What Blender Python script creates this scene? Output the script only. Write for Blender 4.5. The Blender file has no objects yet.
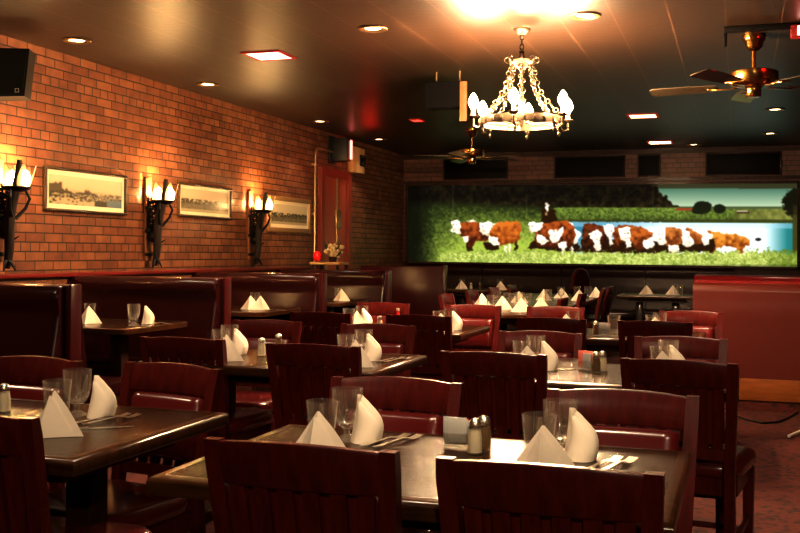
import bpy, bmesh, math, random
import numpy as np
from mathutils import Vector, Matrix, Euler
random.seed(7)
PI = math.pi
SC = bpy.context.scene
COL = SC.collection

# ------------------------------------------------------------------ camera
F = 1000.0; CX = 400.0; CY = 252.3; PSI = math.atan(338.0/1000.0); ROLL = 0.008; H = 1.25
fw = Vector((-math.sin(PSI), math.cos(PSI), 0)); r0 = Vector((math.cos(PSI), math.sin(PSI), 0)); u0 = Vector((0, 0, 1))
rt = r0*math.cos(ROLL)+u0*math.sin(ROLL); up = -r0*math.sin(ROLL)+u0*math.cos(ROLL)
CAMP = Vector((0, 0, H))
cam = bpy.data.cameras.new('camera'); cam.lens = F/800*36; cam.sensor_width = 36
cam.shift_y = -(266.5-CY)/800; cam.clip_start = .05
camo = bpy.data.objects.new('camera', cam); COL.objects.link(camo)
camo.matrix_world = Matrix(((rt.x, up.x, -fw.x, 0), (rt.y, up.y, -fw.y, 0), (rt.z, up.z, -fw.z, H), (0, 0, 0, 1)))
SC.camera = camo

def ray(px, py): return fw + rt*((px-CX)/F) - up*((py-CY)/F)
def at_z(px, py, z): d = ray(px, py); return CAMP + d*((z-H)/d.z)
def at_y(px, py, y): d = ray(px, py); return CAMP + d*(y/d.y)
def at_x(px, py, x): d = ray(px, py); return CAMP + d*(x/d.x)
def x_at(px, y): return at_y(px, 300, y).x

WL, WB, ZC = -4.85, 14.5, 2.735     # left wall, back wall, ceiling
WR, WF = 4.6, -3.5

# ------------------------------------------------------------------ materials
def lin(c):
    return tuple(((v/255)/12.92 if v/255 <= .04045 else ((v/255+.055)/1.055)**2.4) for v in c)
def newmat(name):
    m = bpy.data.materials.new(name); m.use_nodes = True
    nt = m.node_tree; b = nt.nodes['Principled BSDF']; return m, nt, b
def N(nt, t, **kw):
    n = nt.nodes.new(t)
    for k, v in kw.items():
        if k in n.inputs.keys(): n.inputs[k].default_value = v
        else: setattr(n, k, v)
    return n
def simple(name, col, rough=.5, metal=0, coat=0, noise=0, nscale=20, bump=0, spec=.5, stretch=None, coat_rough=.1):
    m, nt, b = newmat(name)
    c = (*lin(col), 1)
    b.inputs['Base Color'].default_value = c; b.inputs['Roughness'].default_value = rough
    b.inputs['Metallic'].default_value = metal; b.inputs['Coat Weight'].default_value = coat
    b.inputs['Coat Roughness'].default_value = coat_rough; b.inputs['Specular IOR Level'].default_value = spec
    if noise or bump:
        tc = N(nt, 'ShaderNodeTexCoord'); mp = N(nt, 'ShaderNodeMapping')
        if stretch: mp.inputs['Scale'].default_value = stretch
        nt.links.new(tc.outputs['Object'], mp.inputs['Vector'])
        nz = N(nt, 'ShaderNodeTexNoise', Scale=nscale, Detail=5.0)
        nt.links.new(mp.outputs[0], nz.inputs['Vector'])
        if noise:
            mx = N(nt, 'ShaderNodeMix', data_type='RGBA')
            mx.inputs[6].default_value = tuple(v*(1-noise) for v in c[:3])+(1,)
            mx.inputs[7].default_value = tuple(min(1, v*(1+noise)) for v in c[:3])+(1,)
            nt.links.new(nz.outputs['Fac'], mx.inputs[0]); nt.links.new(mx.outputs[2], b.inputs['Base Color'])
        if bump:
            bp = N(nt, 'ShaderNodeBump', Strength=bump, Distance=.01)
            nt.links.new(nz.outputs['Fac'], bp.inputs['Height']); nt.links.new(bp.outputs[0], b.inputs['Normal'])
    return m
def emis(name, col, strength, base=(20, 20, 20)):
    m, nt, b = newmat(name)
    b.inputs['Base Color'].default_value = (*lin(base), 1)
    b.inputs['Emission Color'].default_value = (*lin(col), 1); b.inputs['Emission Strength'].default_value = strength
    return m
def glassmat(name, col=(255, 255, 255), rough=.02, ior=1.45):
    m, nt, b = newmat(name)
    b.inputs['Base Color'].default_value = (*lin(col), 1); b.inputs['Roughness'].default_value = rough
    b.inputs['Transmission Weight'].default_value = 1; b.inputs['IOR'].default_value = ior
    return m
def brickmat(name, axis, c1, c2, mortar, dark=1.0):
    m, nt, b = newmat(name)
    tc = N(nt, 'ShaderNodeTexCoord'); sp = N(nt, 'ShaderNodeSeparateXYZ'); cb = N(nt, 'ShaderNodeCombineXYZ')
    nt.links.new(tc.outputs['Object'], sp.inputs[0])
    nt.links.new(sp.outputs[axis], cb.inputs[0]); nt.links.new(sp.outputs[2], cb.inputs[1])
    br = N(nt, 'ShaderNodeTexBrick'); br.offset = .5; br.squash = .5; br.squash_frequency = 6
    for k, v in (('Scale', 1.0), ('Mortar Size', .005), ('Mortar Smooth', .25), ('Bias', -.1), ('Brick Width', .205), ('Row Height', .0685)):
        br.inputs[k].default_value = v
    br.inputs['Color1'].default_value = (*lin(c1), 1); br.inputs['Color2'].default_value = (*lin(c2), 1); br.inputs['Mortar'].default_value = (*lin(mortar), 1)
    nt.links.new(cb.outputs[0], br.inputs['Vector'])
    nz = N(nt, 'ShaderNodeTexNoise', Scale=9.0, Detail=7.0); nt.links.new(tc.outputs['Object'], nz.inputs['Vector'])
    mr = N(nt, 'ShaderNodeMapRange'); mr.inputs[1].default_value = .3; mr.inputs[2].default_value = .7; mr.inputs[3].default_value = .7*dark; mr.inputs[4].default_value = 1.15*dark
    nt.links.new(nz.outputs['Fac'], mr.inputs[0])
    mx = N(nt, 'ShaderNodeMix', data_type='RGBA', blend_type='MULTIPLY'); mx.inputs[0].default_value = 1
    nt.links.new(br.outputs['Color'], mx.inputs[6]); nt.links.new(mr.outputs[0], mx.inputs[7])
    nt.links.new(mx.outputs[2], b.inputs['Base Color'])
    b.inputs['Roughness'].default_value = .5
    inv = N(nt, 'ShaderNodeMath', operation='SUBTRACT'); inv.inputs[0].default_value = 1; nt.links.new(br.outputs['Fac'], inv.inputs[1])
    ad = N(nt, 'ShaderNodeMath', operation='MULTIPLY_ADD'); ad.inputs[1].default_value = .12
    nt.links.new(nz.outputs['Fac'], ad.inputs[0]); nt.links.new(inv.outputs[0], ad.inputs[2])
    bp = N(nt, 'ShaderNodeBump', Strength=.7, Distance=.008); nt.links.new(ad.outputs[0], bp.inputs['Height']); nt.links.new(bp.outputs[0], b.inputs['Normal'])
    return m
def woodmat(name, c1, c2, rough, axis_scale, scale=6, coat=.5, bump=.1, coat_rough=.08):
    m, nt, b = newmat(name)
    tc = N(nt, 'ShaderNodeTexCoord'); mp = N(nt, 'ShaderNodeMapping'); mp.inputs['Scale'].default_value = axis_scale
    nt.links.new(tc.outputs['Object'], mp.inputs['Vector'])
    nz = N(nt, 'ShaderNodeTexNoise', Scale=scale, Detail=6.0, Roughness=.65); nt.links.new(mp.outputs[0], nz.inputs['Vector'])
    cr = N(nt, 'ShaderNodeValToRGB'); cr.color_ramp.elements[0].position = .32; cr.color_ramp.elements[1].position = .68
    cr.color_ramp.elements[0].color = (*lin(c1), 1); cr.color_ramp.elements[1].color = (*lin(c2), 1)
    nt.links.new(nz.outputs['Fac'], cr.inputs[0]); nt.links.new(cr.outputs[0], b.inputs['Base Color'])
    b.inputs['Roughness'].default_value = rough; b.inputs['Coat Weight'].default_value = coat; b.inputs['Coat Roughness'].default_value = coat_rough
    b.inputs['Specular IOR Level'].default_value = .2
    bp = N(nt, 'ShaderNodeBump', Strength=bump, Distance=.003); nt.links.new(nz.outputs['Fac'], bp.inputs['Height']); nt.links.new(bp.outputs[0], b.inputs['Normal'])
    return m

M = {}
M['brick'] = brickmat('brick_left', 1, (142, 92, 60), (112, 64, 40), (44, 27, 19))
M['brick_back'] = brickmat('brick_back', 0, (100, 58, 40), (84, 44, 31), (34, 20, 14))
M['plaster'] = simple('plaster_dark', (70, 35, 22), .8, noise=.3, nscale=5)
M['wood'] = woodmat('mahogany', (66, 17, 14), (96, 27, 21), .34, (8, 8, 1.2), 5, coat=.15, coat_rough=.25)
M['table'] = woodmat('table_top_wood', (28, 16, 9), (64, 39, 20), .24, (1, 16, 6), 5, coat=.08, bump=.6, coat_rough=.12)
M['table_edge'] = woodmat('table_edge_wood', (44, 25, 13), (84, 50, 25), .28, (1, 10, 6), 5, coat=.5, coat_rough=.2)
M['darkwood'] = woodmat('dark_wood', (34, 17, 11), (58, 30, 19), .45, (6, 6, 1), 5, coat=.2)
M['basewood'] = woodmat('booth_base_wood', (110, 62, 26), (140, 84, 38), .45, (1, 6, 8), 4, coat=.2)
M['vinyl'] = simple('maroon_vinyl', (66, 16, 16), .28, noise=.2, nscale=3, bump=.12, spec=.3, coat=.1, coat_rough=.2)
M['vinyl_dark'] = simple('dark_maroon_vinyl', (46, 11, 11), .26, noise=.2, nscale=4, bump=.12, spec=.28, coat=.12, coat_rough=.18)
M['vinyl_bench'] = simple('black_maroon_vinyl', (34, 9, 9), .3, noise=.2, nscale=6, bump=.35, spec=.12)
M['vinyl_brown'] = simple('red_brown_vinyl', (90, 36, 29), .34, noise=.15, nscale=2.2, bump=.15, coat=.25, coat_rough=.2)
M['vinyl_red'] = simple('red_vinyl', (118, 18, 18), .3, noise=.15, nscale=3, bump=.08, coat=.3)
M['seatvinyl'] = simple('seat_vinyl', (92, 24, 22), .26, noise=.1, nscale=6, bump=.08, coat=.35, coat_rough=.15)
M['iron'] = simple('black_iron', (22, 18, 15), .5, .6, noise=.3, nscale=30, bump=.3)
M['log'] = simple('rough_dark_log', (40, 27, 18), .8, noise=.5, nscale=14, bump=1.0, stretch=(3, 3, .6))
M['plank'] = simple('brown_plank', (120, 74, 42), .7, noise=.4, nscale=10, bump=.4, stretch=(3, 3, .5))
M['brass'] = simple('brass', (196, 150, 84), .22, 1, noise=.1)
M['chand'] = simple('antique_silver', (88, 76, 62), .35, .8, noise=.3, nscale=60)
M['steel'] = simple('steel', (225, 220, 210), .32, 1)
M['pipe'] = simple('conduit_metal', (176, 150, 118), .35, .8)
M['black'] = simple('black_plastic', (14, 13, 13), .5)
M['blackgloss'] = simple('black_panel', (9, 7, 7), .6, spec=.12)
M['grille'] = simple('speaker_grille', (17, 16, 16), .8, noise=.4, nscale=200)
M['napkin'] = simple('white_napkin', (236, 224, 206), .85, noise=.04, nscale=30, bump=.12)
m = bpy.data.materials.new('clear_glass'); m.use_nodes = True; nt = m.node_tree; nt.nodes.remove(nt.nodes['Principled BSDF'])
lw = N(nt, 'ShaderNodeLayerWeight', Blend=.28); mr = N(nt, 'ShaderNodeMapRange'); mr.inputs[3].default_value = .06; mr.inputs[4].default_value = .65; nt.links.new(lw.outputs['Facing'], mr.inputs[0])
tr = N(nt, 'ShaderNodeBsdfTransparent'); tr.inputs[0].default_value = (.96, .955, .94, 1); gl = N(nt, 'ShaderNodeBsdfGlossy'); gl.inputs['Roughness'].default_value = .09; gl.inputs[0].default_value = (1, .98, .94, 1)
tl = N(nt, 'ShaderNodeBsdfTranslucent'); tl.inputs[0].default_value = (.8, .77, .7, 1); df = N(nt, 'ShaderNodeBsdfDiffuse'); df.inputs[0].default_value = (.8, .77, .7, 1)
m0 = N(nt, 'ShaderNodeMixShader'); m1 = N(nt, 'ShaderNodeMixShader'); m2 = N(nt, 'ShaderNodeMixShader'); m1.inputs[0].default_value = .35
nt.links.new(tl.outputs[0], m0.inputs[1]); nt.links.new(df.outputs[0], m0.inputs[2])
nt.links.new(gl.outputs[0], m1.inputs[1]); nt.links.new(m0.outputs[0], m1.inputs[2]); nt.links.new(mr.outputs[0], m2.inputs[0]); nt.links.new(tr.outputs[0], m2.inputs[1]); nt.links.new(m1.outputs[0], m2.inputs[2])
nt.links.new(m2.outputs[0], nt.nodes['Material Output'].inputs[0]); M['glass'] = m
M['salt'] = simple('salt', (232, 222, 196), .9)
M['pepper'] = simple('pepper', (120, 92, 58), .95, noise=.5, nscale=300)
M['packet_grey'] = simple('grey_white_packet', (196, 196, 192), .6, noise=.1)
M['packet_pink'] = simple('pink_packet', (232, 132, 118), .6, noise=.1)
M['door'] = simple('door_paint', (170, 88, 62), .45, noise=.12, nscale=4)
M['doortrim'] = simple('door_trim_paint', (140, 58, 44), .45)
M['redtrim'] = simple('red_trim_vinyl', (118, 30, 24), .4)
M['frame_dark'] = simple('bronze_beaded_frame', (70, 54, 34), .4, .4, noise=.5, nscale=90, bump=.8)
M['frame_gold'] = simple('pale_gold_frame', (150, 116, 74), .45, .2, noise=.3, nscale=40)
M['mat'] = simple('cream_mat', (232, 218, 186), .7)
M['fanblade'] = woodmat('fan_blade_wood', (48, 41, 31), (68, 59, 45), .3, (2, 12, 2), 4, coat=.4)
M['lens_warm'] = emis('lamp_lens_warm', (255, 214, 160), 14)
M['lens_pink'] = emis('square_lens_pink', (255, 176, 160), 5)
M['lens_red'] = emis('square_lens_red', (255, 60, 50), 3)
M['lens_orange'] = emis('square_lens_orange', (255, 190, 140), 5)
M['lens_rim'] = emis('square_lens_rim', (255, 40, 30), .22, (70, 18, 16))
M['exit_red'] = emis('red_sign_face', (255, 120, 110), 4)
M['bulb'] = emis('flame_bulb', (255, 212, 164), 2100)
M['sconcebulb'] = emis('sconce_bulb', (255, 205, 138), 640)
M['petal'] = glassmat('frosted_petal_glass', (255, 236, 205), .45, 1.3)
M['trim_metal'] = simple('downlight_trim', (150, 120, 86), .3, .8)
M['matteblack'] = simple('matte_black', (7, 6, 6), .95, spec=.1)
M['beige'] = simple('beige_box', (176, 140, 92), .6)
M['redball'] = simple('red_glaze', (220, 30, 34), .25)
M['dried'] = simple('pale_dried_flowers', (190, 170, 130), .8, noise=.4, nscale=60)
M['leaf'] = simple('dull_green_leaf', (60, 62, 36), .7, noise=.4)
M['cable'] = simple('black_cable', (14, 11, 10), .5)
M['white'] = simple('white_plastic', (214, 205, 192), .5)
M['ketchup'] = simple('ketchup_red', (190, 30, 22), .3)

# ceiling: dark panels; thin lighter seams paint the light caught on groove bevels
m, nt, b = newmat('ceiling_panels')
tc = N(nt, 'ShaderNodeTexCoord'); sp = N(nt, 'ShaderNodeSeparateXYZ'); nt.links.new(tc.outputs['Object'], sp.inputs[0])
def seam(outp, period, offset, width):
    a = N(nt, 'ShaderNodeMath', operation='ADD'); a.inputs[1].default_value = offset; nt.links.new(outp, a.inputs[0])
    d = N(nt, 'ShaderNodeMath', operation='DIVIDE'); d.inputs[1].default_value = period; nt.links.new(a.outputs[0], d.inputs[0])
    fr = N(nt, 'ShaderNodeMath', operation='FRACT'); nt.links.new(d.outputs[0], fr.inputs[0])
    c = N(nt, 'ShaderNodeMath', operation='LESS_THAN'); c.inputs[1].default_value = width/period; nt.links.new(fr.outputs[0], c.inputs[0])
    return c.outputs[0]
s1 = seam(sp.outputs[0], .333, 20.4, .006); s2 = seam(sp.outputs[1], 2.44, 20.0, .004)
mxm = N(nt, 'ShaderNodeMath', operation='MULTIPLY_ADD'); mxm.inputs[1].default_value = .35; nt.links.new(s2, mxm.inputs[0]); nt.links.new(s1, mxm.inputs[2])
mxm.use_clamp = True
nz = N(nt, 'ShaderNodeTexNoise', Scale=7.0, Detail=6.0); mp = N(nt, 'ShaderNodeMapping'); mp.inputs['Scale'].default_value = (1, 6, 1)
nt.links.new(tc.outputs['Object'], mp.inputs[0]); nt.links.new(mp.outputs[0], nz.inputs['Vector'])
cr = N(nt, 'ShaderNodeValToRGB'); cr.color_ramp.elements[0].color = (*lin((38, 26, 18)), 1); cr.color_ramp.elements[1].color = (*lin((54, 37, 26)), 1)
nt.links.new(nz.outputs['Fac'], cr.inputs[0])
mx = N(nt, 'ShaderNodeMix', data_type='RGBA'); mx.inputs[7].default_value = (*lin((96, 70, 52)), 1)
nt.links.new(mxm.outputs[0], mx.inputs[0]); nt.links.new(cr.outputs[0], mx.inputs[6]); nt.links.new(mx.outputs[2], b.inputs['Base Color'])
b.inputs['Roughness'].default_value = .38
bp = N(nt, 'ShaderNodeBump', Strength=.15, Distance=.01); nt.links.new(nz.outputs['Fac'], bp.inputs['Height']); nt.links.new(bp.outputs[0], b.inputs['Normal'])
M['ceiling'] = m
# carpet
m, nt, b = newmat('patterned_carpet')
tc = N(nt, 'ShaderNodeTexCoord'); vo = N(nt, 'ShaderNodeTexVoronoi', Scale=16.0); nz = N(nt, 'ShaderNodeTexNoise', Scale=34.0, Detail=5.0)
nt.links.new(tc.outputs['Object'], vo.inputs['Vector']); nt.links.new(tc.outputs['Object'], nz.inputs['Vector'])
ad = N(nt, 'ShaderNodeMath', operation='MULTIPLY_ADD'); ad.inputs[1].default_value = .5; nt.links.new(vo.outputs['Distance'], ad.inputs[0]); nt.links.new(nz.outputs['Fac'], ad.inputs[2])
cr = N(nt, 'ShaderNodeValToRGB'); e = cr.color_ramp.elements
e[0].position = .5; e[0].color = (*lin((24, 13, 9)), 1); e[1].position = .82; e[1].color = (*lin((82, 29, 16)), 1)
k = e.new(.66); k.color = (*lin((62, 18, 13)), 1)
nt.links.new(ad.outputs[0], cr.inputs[0]); nt.links.new(cr.outputs[0], b.inputs['Base Color']); b.inputs['Roughness'].default_value = .95
bp = N(nt, 'ShaderNodeBump', Strength=.5, Distance=.01); nt.links.new(nz.outputs['Fac'], bp.inputs['Height']); nt.links.new(bp.outputs[0], b.inputs['Normal'])
M['carpet'] = m
# painted pictures carry their own colours per vertex
def paintmat(name, strength, rough):
    m, nt, b = newmat(name)
    at = N(nt, 'ShaderNodeAttribute', attribute_name='paint')
    nt.links.new(at.outputs['Color'], b.inputs['Base Color'])
    if strength:
        b.inputs['Base Color'].default_value = (0, 0, 0, 1); nt.links.remove(b.inputs['Base Color'].links[0]); b.inputs['Base Color'].default_value = (.01, .01, .01, 1)
        nt.links.new(at.outputs['Color'], b.inputs['Emission Color']); b.inputs['Emission Strength'].default_value = strength
    b.inputs['Roughness'].default_value = rough
    return m
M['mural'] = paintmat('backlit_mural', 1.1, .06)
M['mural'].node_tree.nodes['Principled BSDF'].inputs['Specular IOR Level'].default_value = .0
M['print'] = paintmat('old_print', 0, .2)

# ------------------------------------------------------------------ mesh helpers
class MB:
    def __init__(s): s.v = []; s.f = []
    def add(s, vs, fs, mat=None):
        o = len(s.v)
        s.v += [tuple(mat @ Vector(p)) if mat else tuple(p) for p in vs]
        s.f += [tuple(i+o for i in f) for f in fs]; return s
    def box(s, c, d, bev=0, seg=2, rot=None):
        bm = bmesh.new(); bmesh.ops.create_cube(bm, size=1)
        bmesh.ops.scale(bm, vec=Vector(d), verts=bm.verts)
        if bev: bmesh.ops.bevel(bm, geom=bm.edges[:], offset=min(bev, min(d)*.49), segments=seg, profile=.5, affect='EDGES')
        mt = Matrix.Translation(Vector(c))
        if rot: mt = mt @ Euler(rot).to_matrix().to_4x4()
        bm.verts.index_update()
        s.add([v.co[:] for v in bm.verts], [[v.index for v in f.verts] for f in bm.faces], mt); bm.free(); return s
    def bb(s, x0, x1, y0, y1, z0, z1, bev=0, seg=2): return s.box(((x0+x1)/2, (y0+y1)/2, (z0+z1)/2), (x1-x0, y1-y0, z1-z0), bev, seg)
    def tube(s, pts, r, n=8, sx=1, caps=True):
        pts = [Vector(p) for p in pts]; rs = r if isinstance(r, (list, tuple)) else [r]*len(pts)
        vs = []; fs = []; prev = None
        for i, p in enumerate(pts):
            t = (pts[min(i+1, len(pts)-1)]-pts[max(i-1, 0)]).normalized()
            if prev is None: a = Vector((0, 0, 1)) if abs(t.z) < .9 else Vector((1, 0, 0)); a = (a-t*a.dot(t)).normalized()
            else: a = (prev-t*prev.dot(t)).normalized()
            prev = a; bvec = t.cross(a)
            for k in range(n):
                an = 2*PI*k/n; vs.append(p+a*math.cos(an)*rs[i]*sx+bvec*math.sin(an)*rs[i])
        for i in range(len(pts)-1):
            for k in range(n): fs.append((i*n+k, i*n+(k+1) % n, (i+1)*n+(k+1) % n, (i+1)*n+k))
        if caps: fs.append(tuple(range(n-1, -1, -1))); fs.append(tuple((len(pts)-1)*n+k for k in range(n)))
        return s.add(vs, fs)
    def lathe(s, prof, n=16, c=(0, 0, 0), mat=None, closed=False):
        vs = []; fs = []
        for (r, z) in prof:
            for k in range(n): an = 2*PI*k/n; vs.append((c[0]+r*math.cos(an), c[1]+r*math.sin(an), c[2]+z))
        m_ = len(prof); rng = m_ if closed else m_-1
        for i in range(rng):
            j = (i+1) % m_
            for k in range(n): fs.append((i*n+k, i*n+(k+1) % n, j*n+(k+1) % n, j*n+k))
        if not closed:
            if prof[0][0] > 1e-6: fs.append(tuple(range(n-1, -1, -1)))
            if prof[-1][0] > 1e-6: fs.append(tuple((m_-1)*n+k for k in range(n)))
        return s.add(vs, fs, mat)
    def prism(s, poly, x0, x1, axis='x', steps=None):
        n = len(poly); vs = []
        for x in (x0, x1):
            for (a, b_) in poly: vs.append({'x': (x, a, b_), 'y': (a, x, b_), 'z': (a, b_, x)}[axis])
        fs = [tuple(range(n-1, -1, -1)), tuple(range(n, 2*n))] + [(i, (i+1) % n, n+(i+1) % n, n+i) for i in range(n)]
        return s.add(vs, fs)
    def torus(s, c, R_, r, n=20, k=6, mat=None, sq=1):
        vs = []; fs = []
        for i in range(n):
            a = 2*PI*i/n
            for j in range(k):
                b_ = 2*PI*j/k; rr = R_+r*math.cos(b_); vs.append((rr*math.cos(a), rr*math.sin(a)*sq, r*math.sin(b_)))
        for i in range(n):
            for j in range(k): fs.append((i*k+j, ((i+1) % n)*k+j, ((i+1) % n)*k+(j+1) % k, i*k+(j+1) % k))
        mt = Matrix.Translation(Vector(c))
        if mat: mt = mt @ mat
        return s.add(vs, fs, mt)
    def ball(s, c, r, sz=1, n=12, k=8):
        return s.lathe([(max(1e-7, r*math.sin(PI*i/k)), -r*sz*math.cos(PI*i/k)) for i in range(k+1)], n, c)
    def sweep(s, rows):   # rows of closed loops with equal counts
        n = len(rows[0]); vs = [p for row in rows for p in row]; fs = []
        for i in range(len(rows)-1):
            for k in range(n): fs.append((i*n+k, i*n+(k+1) % n, (i+1)*n+(k+1) % n, (i+1)*n+k))
        fs.append(tuple(range(n-1, -1, -1))); fs.append(tuple((len(rows)-1)*n+k for k in range(n)))
        return s.add(vs, fs)
    def build(s, name, mat, parent=None, loc=None, rz=None, smooth=True, angle=40):
        me = bpy.data.meshes.new(name); me.from_pydata(s.v, [], s.f); me.update()
        bm = bmesh.new(); bm.from_mesh(me); bmesh.ops.remove_doubles(bm, verts=bm.verts, dist=1e-6)
        bmesh.ops.recalc_face_normals(bm, faces=bm.faces); bm.to_mesh(me); bm.free()
        if smooth:
            me.polygons.foreach_set('use_smooth', [True]*len(me.polygons)); me.set_sharp_from_angle(angle=math.radians(angle))
        me.materials.append(M[mat] if isinstance(mat, str) else mat)
        o = bpy.data.objects.new(name, me); COL.objects.link(o)
        if parent: o.parent = parent
        if loc is not None: o.location = loc
        if rz is not None: o.rotation_euler.z = rz
        return o

def tag(o, label, cat, group=None):
    o['label'] = label; o['category'] = cat
    if group: o['group'] = group
    return o
def thing(name, label, cat, loc=(0, 0, 0), rz=0, group=None):
    o = bpy.data.objects.new(name, None); COL.objects.link(o); o.empty_display_size = .1
    o.location = loc; o.rotation_euler.z = rz
    return tag(o, label, cat, group)
def dup(root, loc, rz, label, group=None):
    r = root.copy(); COL.objects.link(r); r.location = loc; r.rotation_euler = (0, 0, rz); r['label'] = label
    if group: r['group'] = group
    for ch in list(root.children):
        c = ch.copy(); COL.objects.link(c); c.parent = r
        for g in list(ch.children):
            d = g.copy(); COL.objects.link(d); d.parent = c
    return r
_proto = {}
def place(kind, maker, loc, rz, label, group=None):
    """the first call builds the thing, later calls copy it"""
    if kind not in _proto:
        o = maker(label); o.location = loc; o.rotation_euler.z = rz
        if group: o['group'] = group
        _proto[kind] = o; return o
    return dup(_proto[kind], loc, rz, label, group)
def struct(o): o['kind'] = 'structure'; return o

# ------------------------------------------------------------------ room shell
T = .15
struct(MB().bb(WL-T, WR+T, WF-T, WB+T, -.1, 0).build('floor', 'carpet', smooth=False))
struct(MB().bb(WL-T, WR+T, WF-T, WB+T, ZC, ZC+.1).build('ceiling', 'ceiling', smooth=False))
struct(MB().bb(WL-T, WL, WF-T, WB+T, 0, ZC).build('wall_left', 'brick', smooth=False))
struct(MB().bb(WL, WR, WB, WB+T, 0, ZC).build('wall_back', 'brick_back', smooth=False))
struct(MB().bb(WR, WR+T, WF-T, WB+T, 0, ZC).build('wall_right', 'plaster', smooth=False))
struct(MB().bb(WL, WR, WF-T, WF, 0, ZC).build('wall_front', 'plaster', smooth=False))
# red capping rail along the brick wall
struct(MB().bb(WL, WL+.06, WF, 10.9, 1.045, 1.075, .008).build('trim_1', 'redtrim'))
# dark cornice band where back wall meets the ceiling
struct(MB().bb(WL, WR, WB-.05, WB, ZC-.07, ZC).build('trim_2', 'darkwood'))
struct(MB().bb(WL, WR, WB-.04, WB, 2.28, 2.33).build('trim_3', 'darkwood'))
struct(MB().bb(WL, WR, WB-.02, WB, 0, 1.11).build('trim_4', 'darkwood'))

# door in the left wall
dY0, dY1, dZ = 11.22, 12.2, 2.28
dr = MB().bb(WL, WL+.015, dY0+.1, dY1-.1, 0, dZ-.09).build('door_1', 'door', smooth=False); struct(dr)
fr = MB().bb(WL, WL+.05, dY0, dY0+.1, 0, dZ-.1).bb(WL, WL+.05, dY1-.1, dY1, 0, dZ-.1).bb(WL, WL+.05, dY0, dY1, dZ-.1, dZ)
fr.build('door_frame', 'doortrim', dr, smooth=False)
MB().bb(WL+.015, WL+.04, 11.74, 11.78, 0, dZ-.1, .005).build('door_edge_strip', 'pipe', dr)
MB().bb(WL+.015, WL+.05, 11.70, 11.86, 1.55, 1.78, .006).build('push_plate', 'pipe', dr)
MB().bb(WL+.02, WL+.06, 11.35, 11.39, 1.02, 1.1, .006).build('door_handle', 'pipe', dr)

# conduit up the wall bending over the door
p0 = at_x(314.5, 262, WL+.04)
yc = p0.y
pts = [(WL+.04, yc, 0), (WL+.04, yc, 2.40)] + [(WL+.04, yc+.1*(1-math.cos(a)), 2.40+.1*math.sin(a)) for a in (PI/6, PI/3, PI/2)] + [(WL+.04, yc+.75, 2.50)]
t = thing('conduit_pipe', 'thin metal conduit pipe rising on the brick wall beside the door', 'pipe', (WL+.04, yc, 0))
o = MB().tube([(p[0]-WL-.04, p[1]-yc, p[2]) for p in pts], .016, 8).build('pipe', 'pipe', t)
for z in (.8, 1.7, 2.3): MB().box((-.012, 0, z), (.05, .07, .03), .004).build('bracket', 'pipe', t)

# red-lit sign box above the door
pe = at_x(340, 155, WL+.1)
t = thing('lit_sign', 'black box sign glowing red above the door', 'sign', (WL, pe.y, 2.53))
MB().bb(0.01, .24, -.11, .0, -.15, .14, .012).build('housing', 'black', t)
MB().bb(.20, .262, .002, .02, -.12, .11, .004).build('sign_edge', 'exit_red', t)
MB().bb(.243, .258, -.02, .02, -.12, .12, .004).build('sign_face', 'exit_red', t)
MB().bb(0, .03, -.14, .03, -.18, .17, .005).build('wall_plate', 'black', t)
# beige alarm box right of it
pb = at_x(357, 158, WL+.06)
t = thing('emergency_light', 'beige emergency light box high on the wall beside the red sign', 'light box', (WL, pb.y, 2.46))
MB().bb(0, .1, -.2, .2, -.17, .17, .012).build('housing', 'beige', t)
MB().bb(.1, .105, .0, .2, -.07, .08, .001).build('dark_window', 'black', t)
MB().bb(.1, .13, .05, .1, .03, .07, .008).build('lamp_head', 'black', t)
MB().bb(.1, .13, .05, .1, -.06, -.02, .008).build('lamp_head', 'black', t)

# speaker
ps = at_x(7, 75, WL+.2)
t = thing('wall_speaker', 'black loudspeaker mounted high on the brick wall at left', 'speaker', (ps.x, ps.y, ps.z), math.radians(28))
MB().prism([(-.15, -.165), (.13, -.15), (.16, .165), (-.13, .16)], -.09, .12, 'y').build('cabinet', 'black', t)
MB().prism([(-.135, -.15), (.118, -.137), (.146, .15), (-.118, .146)], -.1, -.089, 'y').build('grille', 'grille', t)
b_ = MB()
for (x, z, w, h) in ((.085, -.105, .026, .004), (.085, -.127, .026, .004), (.074, -.116, .004, .026), (.096, -.116, .004, .026)): b_.box((x, -.1015, z), (w, .002, h))
b_.build('logo_badge', 'white', t)
MB().box((-.02, .17, .02), (.05, .14, .05), .005).build('bracket', 'black', t)

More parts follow.
